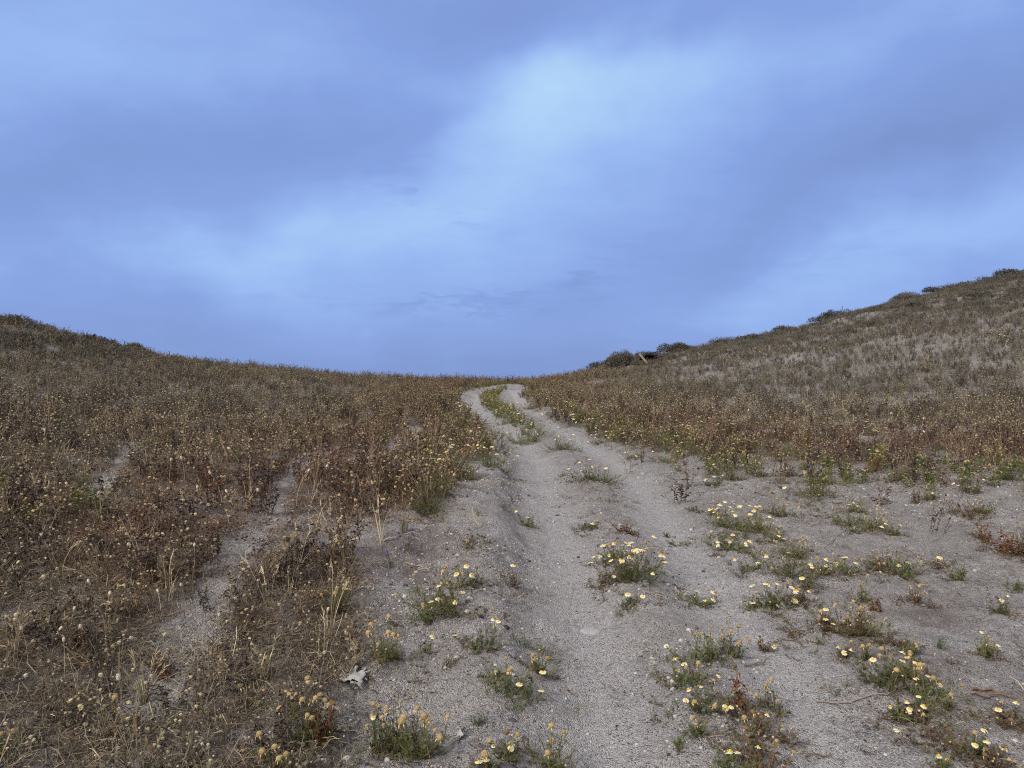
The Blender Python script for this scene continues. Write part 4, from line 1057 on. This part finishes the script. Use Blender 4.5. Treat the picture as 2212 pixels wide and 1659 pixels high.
# ------------------------------------------------------------------ hare's-tail grass: pale oval heads on thin stems
HT = [(105, 1425), (180, 1425), (200, 1335), (290, 1318), (330, 1460), (287, 1520), (60, 1440), (150, 1400), (348, 1345), (225, 1385), (305, 1440), (265, 1560), (400, 1330), (10, 1270), (40, 1400), (95, 980), (400, 1060), (365, 1065),
      (520, 1020), (480, 1100), (505, 1120), (560, 1130), (430, 1130), (680, 1060), (640, 1090), (120, 1300), (700, 1395), (420, 1250), (380, 1200), (300, 1240), (1450, 930), (1920, 940), (1990, 955), (2010, 970), (1600, 930), (60, 1520), (140, 1480), (460, 1400)]
def haretail(seed):
    rg = random.Random(seed); st = MB(); hd = MB(); h = rg.uniform(.15, .24); a = rg.uniform(0, 6.283); d = Vector((math.cos(a), math.sin(a), 0))
    p2 = d * h * rg.uniform(.1, .5) + Vector((0, 0, h)); pts = bez(Vector((0, 0, -.01)), Vector((0, 0, h * .6)), p2, 5); st.tube(pts, .0012, .0009, 'straw')
    u = (p2 - pts[4]).normalized(); hd.dome(p2 + u * .008, u, .0080, .014, 'cream', 8, 4, .12, -.8, rg)
    for j in range(40):
        e = (rdir(rg) + u * .5).normalized(); q = p2 + u * .008 + e * .007; s = e.cross(u).normalized() if e.cross(u).length > .01 else d
        hd.face([q + s * .0008, q - s * .0008, q + e * .008], 'cream')
    b = MB()
    for j in range(4):
        w = rg.uniform(0, 6.283); dd = Vector((math.cos(w), math.sin(w), 0)); b.strip([Vector((0, 0, 0)), dd * .03 + Vector((0, 0, .06)), dd * .09 + Vector((0, 0, .08))], Vector((-dd.y, dd.x, 0)), (.0014, .0014, .0003), 'strawd')
    return st.mesh('stem'), hd.mesh('seed_head'), b.mesh('leaf')
HM = [haretail(700 + i) for i in range(5)]
for i, (u, v) in enumerate(HT):
    b = at(u, v); root = empty('hare_tail_stem', b, rnd.uniform(0, 6.28)); root['kind'] = 'thing'
    sc_ = max(.85, min(1.6, b.y / 5)); root.scale = (sc_,) * 3
    tag(root, 'thin dry stem with one pale oval fluffy head standing in the dry field', 'grass stem', 'fluffy headed grass stems in the dry field')
    s_, h_, l_ = HM[i % 5]
    link('stem', s_, root); link('seed_head', h_, root); link('leaf', l_, root)

# ------------------------------------------------------------------ purple wildflowers
def wildflower(idx, u, v, label):
    rg = random.Random(4000 + idx); b = at(u, v); root = empty('purple_wildflower', b); tag(root, label, 'wildflower', 'purple wildflowers on the bank'); mb = MB(); fl = MB()
    for k in range(4):
        a = rg.uniform(0, 6.283); d = Vector((math.cos(a), math.sin(a), 0)); h = rg.uniform(.07, .13); pts = bez(Vector((0, 0, 0)), d * .02 + Vector((0, 0, h * .5)), d * h * .5 + Vector((0, 0, h)), 4); mb.tube(pts, .0016, .001, 'stem_g')
        for j in range(7): feather(mb, pts[1 + j % 3], (rdir(rg) + Vector((0, 0, .4))).normalized(), rg.uniform(.02, .04), 'leaf_y', rg, 2)
        if k < 3:
            for j in range(6):
                e = (rdir(rg) * .8 + Vector((0, -.2, .6))).normalized(); s = e.cross(rdir(rg)).normalized(); fl.strip([pts[4], pts[4] + e * .008, pts[4] + e * .015], s, (.002, .0055, .003), 'purple')
    link('foliage', mb.mesh('foliage'), root); link('flower', fl.mesh('flower'), root)
wildflower(0, 1108, 1092, 'purple wildflower on grey-green leaves at the main rut edge')
wildflower(1, 845, 1228, 'violet wildflower low on the dark earth of the bank')
wildflower(2, 880, 1190, 'pinkish violet wildflower on the pale top of the bank')
wildflower(3, 828, 1128, 'violet wildflower beside the bleached grass tuft')

# ------------------------------------------------------------------ twigs
def twig(idx, pts2, r, k, label, forks=2):
    rg = random.Random(5000 + idx); W = [at(*p) for p in pts2]; o = W[0].copy(); mb = MB(); out = []
    for a, b in zip(W[:-1], W[1:]):
        for t in (0, .33, .66):
            p = a.lerp(b, t) + Vector((rg.uniform(-.012, .012), rg.uniform(-.012, .012), 0)); p.z = hz(p.x, p.y) + r * .8 + rg.uniform(0, .012); out.append(p - o)
    p = W[-1].copy(); p.z += r + .01; out.append(p - o)
    mb.tube(out, r, r * .45, k, 5, True); root = link('twig', mb.mesh('twig'), None, o)
    tag(root, label, 'twig', 'dead twigs lying on the sand')
    for f in range(forks):
        fb = MB(); i = rg.randrange(1, len(out) - 1); d = (out[i] - out[i - 1]).normalized(); sd = Vector((-d.y, d.x, .25)) * rg.choice((-1, 1)); L = rg.uniform(.04, .10)
        fb.tube([out[i], out[i] + (d * .8 + sd * .6).normalized() * L * .5, out[i] + (d + sd * .5).normalized() * L], r * .55, r * .25, k, 4)
        link('branch', fb.mesh('branch'), root)
TW = [
 ([(1767, 1518), (1810, 1521), (1875, 1509), (1930, 1500)], .0050, 'twig', 'long bleached twig lying across the second rut toward the lower verge'),
 ([(2046, 1530), (2095, 1548), (2135, 1560)], .0035, 'twigb', 'thin brown twig beside the pillar of fine leaves'),
 ([(1684, 1327), (1695, 1340), (1720, 1341)], .0035, 'twigb', 'bent brown twig below the daisy trailing to the second rut'),
 ([(1782, 1183), (1815, 1158), (1836, 1134)], .0045, 'twig', 'long pale twig leaning below the daisy with mixed heads'),
 ([(1752, 1140), (1790, 1126), (1812, 1120)], .0040, 'twig', 'pale straight twig uphill of the long leaning one'),
 ([(2018, 1165), (2040, 1150), (2056, 1131)], .0040, 'twig', 'forked pale twig on the upper verge'),
 ([(1966, 1238), (1970, 1257)], .0035, 'twig', 'short white twig under the dark green verge daisy'),
 ([(1690, 1383), (1720, 1388), (1748, 1402)], .0035, 'twigb', 'dark thin twig in the second rut below a scrap of dead growth'),
 ([(1612, 1442), (1640, 1437), (1667, 1421)], .0040, 'twigb', 'brown curved stalk lying by the forked plant'),
 ([(1690, 1418), (1715, 1426), (1730, 1434)], .0030, 'twigb', 'small kinked twig on the second rut sand'),
 ([(1520, 1604), (1532, 1606), (1541, 1614)], .0040, 'twig', 'short white stick near the bottom of the middle strip'),
 ([(876, 1216), (900, 1226), (928, 1236)], .0055, 'twig', 'forked white twig on the dark earth of the bank'),
 ([(831, 1178), (855, 1172), (868, 1155)], .0070, 'twig', 'thick pale stalk fallen below the bleached grass tuft'),
 ([(1390, 1284), (1412, 1287), (1437, 1297)], .0045, 'twig', 'straight grey stick below the biggest daisy bush'),
 ([(1420, 1395), (1418, 1412), (1421, 1438)], .0030, 'twig', 'thin white stalk at the inner side of the dark ball daisy'),
 ([(1100, 1427), (1110, 1424), (1120, 1418)], .0040, 'twigb', 'small brown stick by the half-dry rosette'),
 ([(749, 1345), (770, 1342), (790, 1348)], .0045, 'twigb', 'brown stick beside the maroon clod'),
 ([(358, 1470), (385, 1478), (399, 1476), (392, 1530)], .0035, 'twig', 'bent white stalk on the bare sandy streak'),
 ([(290, 1373), (330, 1375), (370, 1362)], .0030, 'twig', 'pale stalk lying at the top of the bare sandy streak'),
 ([(470, 1325), (500, 1320), (560, 1312)], .0030, 'twig', 'long pale stalk crossing the middle of the bare streak'),
 ([(1240, 1002), (1256, 998), (1266, 992)], .0050, 'twigb', 'brown twig on open sand above the curved daisy'),
 ([(1270, 1045), (1285, 1058), (1292, 1064)], .0045, 'twig', 'pale twig in front of the curved daisy'),
 ([(1330, 1062), (1352, 1075), (1362, 1078)], .0045, 'twig', 'pale twig right of the shorter grass runner'),
 ([(1450, 1050), (1470, 1048), (1486, 1052)], .0050, 'twigb', 'short twig on the sand by the brown field corner'),
 ([(1500, 1066), (1520, 1062), (1532, 1056)], .0050, 'twig', 'pale twig below the brown field corner'),
 ([(2190, 1385), (2205, 1400), (2210, 1440)], .0035, 'twigb', 'thin hooked twig at the frame side'),
 ([(2095, 1490), (2140, 1486), (2165, 1500)], .0080, 'twigb', 'thick brown dead stem on the verge near the frame side'),
 ([(2100, 1500), (2130, 1512), (2175, 1508)], .0080, 'twigb', 'second thick brown dead stem lying under the other'),
 ([(1700, 1612), (1730, 1610), (1750, 1606)], .0045, 'twigb', 'brown stick off the end of the wide straggle'),
 ([(1745, 1640), (1775, 1640), (1795, 1636)], .0040, 'twigb', 'brown stick on bare sand near the bottom edge'),
 ([(720, 1585), (745, 1580), (770, 1583)], .0040, 'twigb', 'dead stalk lying behind the golden stemmed daisy'),
 ([(1180, 1285), (1195, 1290)], .0040, 'twigb', 'tiny stick in the main rut'),
]
for i, t in enumerate(TW): twig(i, *t, forks=2 if len(t[0]) > 2 else 0)

# ------------------------------------------------------------------ stones and scraps
def stone(idx, u, v, W, Hf, k, label, name='stone', cat='stone', flat=.6):
    rg = random.Random(6000 + idx); b = at(u, v); r = W / 2 / ppm(b.y); mb = MB()
    mb.dome(Vector((0, 0, 0)), Vector((0, 0, 1)), r, r * Hf, k, 14, 6, .10, -.5, rg); o = link(name, mb.mesh(name, True), None, b + Vector((0, 0, -r * Hf * .25)))
    o.scale = (1, flat + .2, 1); o.rotation_euler = (rg.uniform(-.1, .1), rg.uniform(-.1, .1), rg.uniform(-.4, .4)); tag(o, label, cat, 'stones on the track' if cat == 'stone' else None)
stone(0, 1275, 1362, 46, .20, 'stone', 'smooth flat grey stone half buried in the main rut', flat=.9)
stone(1, 1104, 1556, 24, .6, 'stoned', 'angular dark purple-grey stone on the gravel')
stone(2, 1096, 1662, 46, .4, 'stoned', 'dark rock cut by the bottom frame edge')
stone(3, 890, 1548, 12, .6, 'stoned', 'small dark stone between the two seeding daisies on the gravel')
stone(4, 985, 1420, 16, .5, 'stone', 'pale rounded stone left of the four-flowered daisy')
stone(5, 962, 1440, 12, .6, 'stone', 'small pale stone beside the half-dry straw tuft')
stone(6, 1105, 1500, 12, .5, 'stone', 'pale stone by the green cushion')
stone(7, 1205, 1113, 12, .5, 'stoned', 'brownish stone in the main rut above the tiny stick')
stone(8, 1046, 1113, 10, .5, 'stone', 'white stone on the bank above the two-flowered daisy')
stone(9, 1055, 1126, 10, .5, 'stone', 'second white stone on the bank')
stone(10, 1050, 1312, 12, .5, 'stoned', 'dark stone at the foot of the bank bush')
stone(11, 1028, 1316, 9, .5, 'stoned', 'smaller dark stone at the foot of the bank bush')
stone(12, 1448, 1182, 9, .6, 'stoned', 'dark pebble beside the biggest daisy bush')
stone(13, 1433, 1259, 9, .6, 'stoned', 'dark pebble near the straight grey stick')
stone(14, 1090, 1400, 10, .5, 'stone', 'pale pebble in front of the creeping grass')
stone(15, 1180, 1040, 9, .5, 'stoned', 'small dark pebble high in the main rut')
stone(16, 750, 1374, 50, .38, 'clod', 'maroon crumbly clod at the edge of the dry field', 'clod', 'clod', .5)

def sheet(idx, u, v, W, H, label, name, k, z=.02):
    rg = random.Random(6500 + idx); b = at(u, v); q = ppm(b.y); w, h = W / q, H / q * 1.6
    n = 16; vs_ = []; fs = []; alive = {}
    for i in range(n + 1):
        for j in range(n + 1):
            a, c = i / n - .5, j / n - .5
            x = a * w + c * w * .25; y = -a * h * .5 + c * h * .8
            zz = hz(b.x + x, b.y + y) - b.z + z + .035 * float(fbm([x + idx * 3], [y], 16, 90)[0]) + .03 * max(0, c)
            vs_.append(Vector((x, y, zz)))
    for i in range(n):
        for j in range(n):
            a, c = (i + .5) / n - .5, (j + .5) / n - .5
            if math.hypot(a, c) + .45 * float(fbm([a + idx], [c], 5, 91)[0]) < .42:
                f = (i * (n + 1) + j, (i + 1) * (n + 1) + j, (i + 1) * (n + 1) + j + 1, i * (n + 1) + j + 1); fs.append(f)
    me = bpy.data.meshes.new(name); me.from_pydata(vs_, [], fs); me.materials.append(M[k]); me.update()
    o = link(name, me, None, b); sm = o.modifiers.new('thick', 'SOLIDIFY'); sm.thickness = .0015; tag(o, label, 'litter')
    me.polygons.foreach_set('use_smooth', [True] * len(fs))
sheet(0, 762, 1472, 66, 52, 'torn sheet of pale grey plastic crumpled at the field edge', 'plastic_sheet', 'plastic')
sheet(1, 694, 1566, 22, 26, 'curled pale grey dead leaf on the golden daisy', 'dead_leaf', 'plastic', .05)
sheet(2, 694, 1522, 18, 14, 'small pale dead leaf among the seed heads', 'dead_leaf', 'plastic', .04)
sheet(3, 992, 1602, 16, 18, 'scrap of white translucent plastic on the gravel', 'plastic_scrap', 'plastic', .01)

# ------------------------------------------------------------------ shrubs along the ridges
def ridge(u, vtop):               # a point on the skyline ground at this bearing, nearest to height vtop
    a = (u - 1106) / 1106 * TX
    Y = np.arange(12, 60, .2); h = hfull(a * Y, Y, False); s = (h - EYE) / Y
    k = int(np.argmax(s)); return a * Y[k], Y[k]
def shrub(idx, u, v, W, H, ks, label, flat=.5, lean=0.0, dens=1.0):
    rg = random.Random(7000 + idx)
    b = at(u, v) if v else None
    if v is None or b.y > 58:
        x, y = ridge(u, 0); b = Vector((x, y, hz(x, y)))
    q = ppm(b.y); w, h = 1.25 * W / q, (1.3 if u < 460 else 1.0 if u > 1520 else 1.15) * H / q
    root = empty('shrub', b - Vector((0, 0, .05))); tag(root, label, 'shrub', 'low shrubs along the ridge'); tw = MB(); cr = MB()
    lobes = [(rg.uniform(-.38, .38) * w, rg.uniform(-.25, .25) * w * .6, rg.uniform(.5, 1.0)) for _ in range(5 + int(w * 3))] + [(0, 0, 1)]
    nb = int(16 + 14 * w)
    for k in range(nb):
        lx, ly, lh = rg.choice(lobes); a = rg.uniform(0, 6.283); e = Vector((lx + math.cos(a) * w * .2, ly + math.sin(a) * w * .12, h * lh * rg.uniform(.5, 1.05))) + Vector((lean * h, 0, 0))
        p0 = Vector((lx * .35, ly * .35, 0)); tw.tube(bez(p0, p0.lerp(e, .5) + Vector((0, 0, h * .12)), e, 3), .014, .004, 'sh_g')
    n = int(1150 * dens * min(4, max(.5, w * h * 1.6)))
    for k in range(n):
        lx, ly, lh = rg.choice(lobes); d = rdir(rg); d.z = abs(d.z); r = rg.uniform(.55, 1.05) ** .5
        rad = w * .24
        p = Vector((lx + d.x * rad * r, ly + d.y * rad * .8 * r, .02 + d.z * h * lh * r)) + Vector((lean * h * d.z, 0, 0))
        L = rg.uniform(.05, .13); e = (d * .6 + rdir(rg) * .8 + Vector((0, 0, .45))).normalized(); s = e.cross(rdir(rg)).normalized(); k_ = rg.choice(ks)
        if k_ == 'sh_g':
            cr.strip([p, p + e * L * 1.3], s, (.008, .003), k_); p_ = p + e * L * .4; e_ = (e + rdir(rg) * .7).normalized(); cr.strip([p_, p_ + e_ * L], s, (.006, .002), k_)
        else:
            cr.strip([p, p + e * L * .5, p + e * L], s, (.007, .014, .003), k_)
    link('branch', tw.mesh('branch'), root); link('crown', cr.mesh('crown'), root)
G = ['sh_g', 'sh_g', 'sh_o']; Dk = ['sh_d', 'sh_d', 'sh_o', 'sh_g']; O = ['sh_o', 'sh_g', 'sh_o']
SH = [
 (1350, 790, 62, 30, G, 'wind-swept grey dome shrub sloping up to the timber remains', 3.2), (1300, 797, 44, 16, G, 'small grey shrub at the low end of the ridge beside the saddle'),
 (1465, 757, 66, 18, Dk, 'dark low dome shrub just beyond the timber remains', 2.6), (1415, 764, 30, 10, O, 'thin brush behind the timber beam'),
 (1570, 727, 70, 15, G, 'grey mound shrub above the pale sandy patch'), (1610, 722, 40, 10, O, 'olive shrub beside the grey mound'), (1630, 724, 34, 9, G, 'grey twigs next to the olive shrub above the sandy patch'),
 (1697, 708, 40, 12, Dk, 'dark green shrub on the ridge between the sandy patch and the bushy one'), (1640, 732, 40, 11, Dk, 'dark green bush lying below the ridge line'),
 (1798, 684, 42, 22, Dk, 'bushy dark shrub standing up sharply against the sky', 1.4), (1790, 690, 70, 12, G, 'grey skirt of twigs under the bushy dark shrub'),
 (1850, 672, 50, 10, O, 'low olive brush right after the bushy dark shrub'), (1960, 650, 66, 22, G, 'purple-grey twiggy shrub with ragged top on the upper ridge', 1.3), (1985, 660, 60, 14, Dk, 'dark shrub lying in front of the twiggy one'),
 (2030, 628, 54, 14, Dk, 'dark brush on the steep upper ridge'), (2065, 622, 50, 13, G, 'grey brush on the steep upper ridge'), (2095, 612, 50, 12, O, 'olive brush on the steep upper ridge'), (2135, 604, 50, 12, Dk, 'dark green brush near the top of the ridge'),
 (2190, 590, 60, 16, Dk, 'highest dark shrub at the frame corner of the ridge', 1.3), (2150, 622, 60, 10, G, 'grey patch of twigs below the ridge top'), (2120, 640, 50, 9, G, 'second grey patch of twigs below the ridge top'),
 (30, 700, 70, 16, G, 'grey shrub on the highest point of the far slope', 1.2), (75, 708, 50, 10, G, 'low grey brush descending from the highest point'), (140, 730, 44, 10, O, 'olive brush on the far slope skyline'),
 (200, 738, 50, 12, Dk, 'dark brush midway along the far slope skyline'), (245, 745, 24, 12, Dk, 'spiky little dark bush on the far slope skyline'), (285, 752, 54, 14, O, 'olive dome shrub where the far slope skyline dips', 1.2),
 (320, 768, 40, 10, G, 'grey brush at the dip of the far slope skyline'), (440, 790, 30, 8, O, 'low brush on the long gentle skyline'), (690, 812, 40, 6, O, 'faint low brush near the saddle'), (110, 735, 90, 12, G, 'broad grey twig mass on the far slope'), (230, 760, 90, 11, G, 'second broad grey twig mass on the far slope'),
 (20, 730, 70, 12, G, 'grey twig mass at the frame edge of the far slope'), (1100, 818, 26, 8, O, 'tiny bush at the end of the track on the saddle'),
]
for i, s_ in enumerate(SH):
    shrub(i, s_[0], s_[1], s_[2], s_[3], s_[4], s_[5], dens=s_[6] if len(s_) > 6 else 1.0)

# dark burnt-looking bush in the red-brown field
b = at(1972, 892); root = empty('shrub', b); tag(root, 'small charcoal dark ball of twigs in the red-brown field', 'shrub', 'low shrubs along the ridge'); mb = MB(); rg = random.Random(8); st = MB()
for k in range(420):
    d = rdir(rg); d.z = abs(d.z); p = Vector((d.x * .24, d.y * .2, d.z * .26)) * rg.uniform(.5, 1); e = rdir(rg); s = e.cross(d).normalized(); mb.strip([p, p + e * .06], s, (.006, .002), 'charcoal')
for k in range(8): st.tube([Vector((0, 0, 0)), rdir(rg) * .1 + Vector((0, 0, .18))], .008, .003, 'charcoal')
link('branch', st.mesh('branch'), root); link('crown', mb.mesh('crown'), root)

# spindly dead stalks on the skyline
def stalk(idx, u, H, label):
    rg = random.Random(8800 + idx); x, y = ridge(u, 0); b = Vector((x, y, hz(x, y) - .03)); h = H / ppm(y); st = MB(); tp = MB(); e = Vector((rg.uniform(-.1, .1) * h, 0, h)); st.tube([Vector((0, 0, 0)), e * .5 + Vector((.02, 0, 0)), e], .010, .005, 'sh_g')
    for k in range(6):
        p = e * rg.uniform(.5, 1); d = (rdir(rg) + Vector((0, 0, .7))).normalized(); tp.tube([p, p + d * h * .3], .006, .003, 'sh_g')
        tp.dome(p + d * h * .3, d, .022, .018, 'sh_o', 5, 2, .2, -.3, rg)
    root = empty('dead_stalk', b); tag(root, label, 'dead stalk', 'dead stalks on the skyline'); link('stem', st.mesh('stem'), root); link('branch', tp.mesh('branch'), root)
for i, (u, H, l) in enumerate([(1818, 20, 'forked dead stalk beside the bushy dark shrub'), (2060, 12, 'dead stalk rising from the steep upper ridge brush'), (250, 16, 'twin-tipped dead stalk over the spiky little bush'), (270, 18, 'leaning dead stalk past the spiky little bush'),
    (365, 14, 'dead stalk below the dip of the far slope skyline'), (180, 14, 'dead stalk on the far slope skyline above the dark brush'), (1750, 18, 'hair-thin dead stalk between the two dark ridge shrubs'), (1560, 10, 'short dead stalk over the grey mound shrub'), (1135, 9, 'short dead stalk just past the saddle bush'), (800, 9, 'thin dead stalk on the low skyline')]):
    stalk(i, u, H, l)

# ------------------------------------------------------------------ collapsed timber structure on the ridge
def timber():
    b = at(1402, 782)
    if b.y > 50: x, y = ridge(1402, 0); b = Vector((x, y, hz(x, y)))
    q = ppm(b.y); root = empty('timber_shelter', b)
    tag(root, 'collapsed weathered timber shelter with a leaning pale plank and brush on top', 'timber shelter')
    def pt(u, v, dy=0.0): return Vector(((u - 1402) / q, dy, (782 - v) / q - .02))
    def beam(name, a, c, t, k, tt=None):
        mb = MB(); d = (c - a); ax = d * .5; n = Vector((0, 1, 0)); s = d.normalized().cross(n).normalized()
        mb.box((a + c) * .5, ax, n * (tt or t), s * t, k); me = mb.mesh(name); o = link(name, me, root); bv = o.modifiers.new('bevel', 'BEVEL'); bv.width = .012; bv.segments = 2; return o
    mb = MB()
    for (u, v, r) in ((1374.5, 772.5, .155),):
        c = pt(u, v, -.30); mb.tube([c, c + Vector((.03, .40, 0)), c + Vector((.06, .8, .02))], r, r * .95, 'wood', 12, True)
    link('log', mb.mesh('log'), root)
    beam('block', pt(1366, 780.5, 0), pt(1388, 782.5, 0), .11, 'wood', .3)
    beam('block', pt(1373, 764.8, 0), pt(1392, 767, 0), .07, 'wood', .3)
    beam('beam', pt(1390, 783, -.25), pt(1443, 772.5, -.15), .075, 'wood', .10)
    beam('beam', pt(1420, 772, .35), pt(1446, 765, .35), .035, 'wood', .05)
    beam('beam', pt(1388, 768, .45), pt(1424, 766, .45), .05, 'wood', .05)
    beam('plank', pt(1378.5, 763, -.30), pt(1394, 785, -.52), .060, 'woodl', .025)
    for (u, v0, v1) in ((1427, 776, 760), (1436, 774, 761), (1418, 784, 766), (1445, 776, 763)): beam('post', pt(u, v0, .2), pt(u + .6, v1, .2), .03, 'wood', .04)
    # near-black backing and cover putting the void's shade into colour
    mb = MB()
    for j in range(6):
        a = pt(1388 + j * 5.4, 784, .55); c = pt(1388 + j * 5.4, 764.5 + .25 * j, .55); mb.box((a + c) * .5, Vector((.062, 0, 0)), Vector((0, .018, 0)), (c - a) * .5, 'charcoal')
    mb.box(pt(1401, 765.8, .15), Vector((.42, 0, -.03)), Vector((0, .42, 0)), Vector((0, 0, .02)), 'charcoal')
    link('void_shade', mb.mesh('void_shade'), root)
    br = MB(); rg = random.Random(99)
    for k in range(600):
        p = pt(rg.uniform(1378, 1420), rg.uniform(760.5, 767), rg.uniform(-.3, .45)); e = (rdir(rg) + Vector((.5, 0, .25))).normalized(); s = e.cross(rdir(rg)).normalized(); br.strip([p, p + e * rg.uniform(.06, .2)], s, (.007, .002), rg.choice(('sh_d', 'sh_g', 'charcoal')))
    for u in (1377, 1382, 1386): p = pt(u, 764, 0); br.tube([p, p + Vector((rg.uniform(-.25, .1), 0, rg.uniform(.15, .28)))], .008, .004, 'charcoal')
    link('brush', br.mesh('brush'), root)
    bl = MB()
    bl.dome(pt(1443, 778, -.1), Vector((0, 0, 1)), .13, .17, 'charcoal', 9, 4, .15, -.6, rg); link('stump', bl.mesh('stump'), root)
timber()
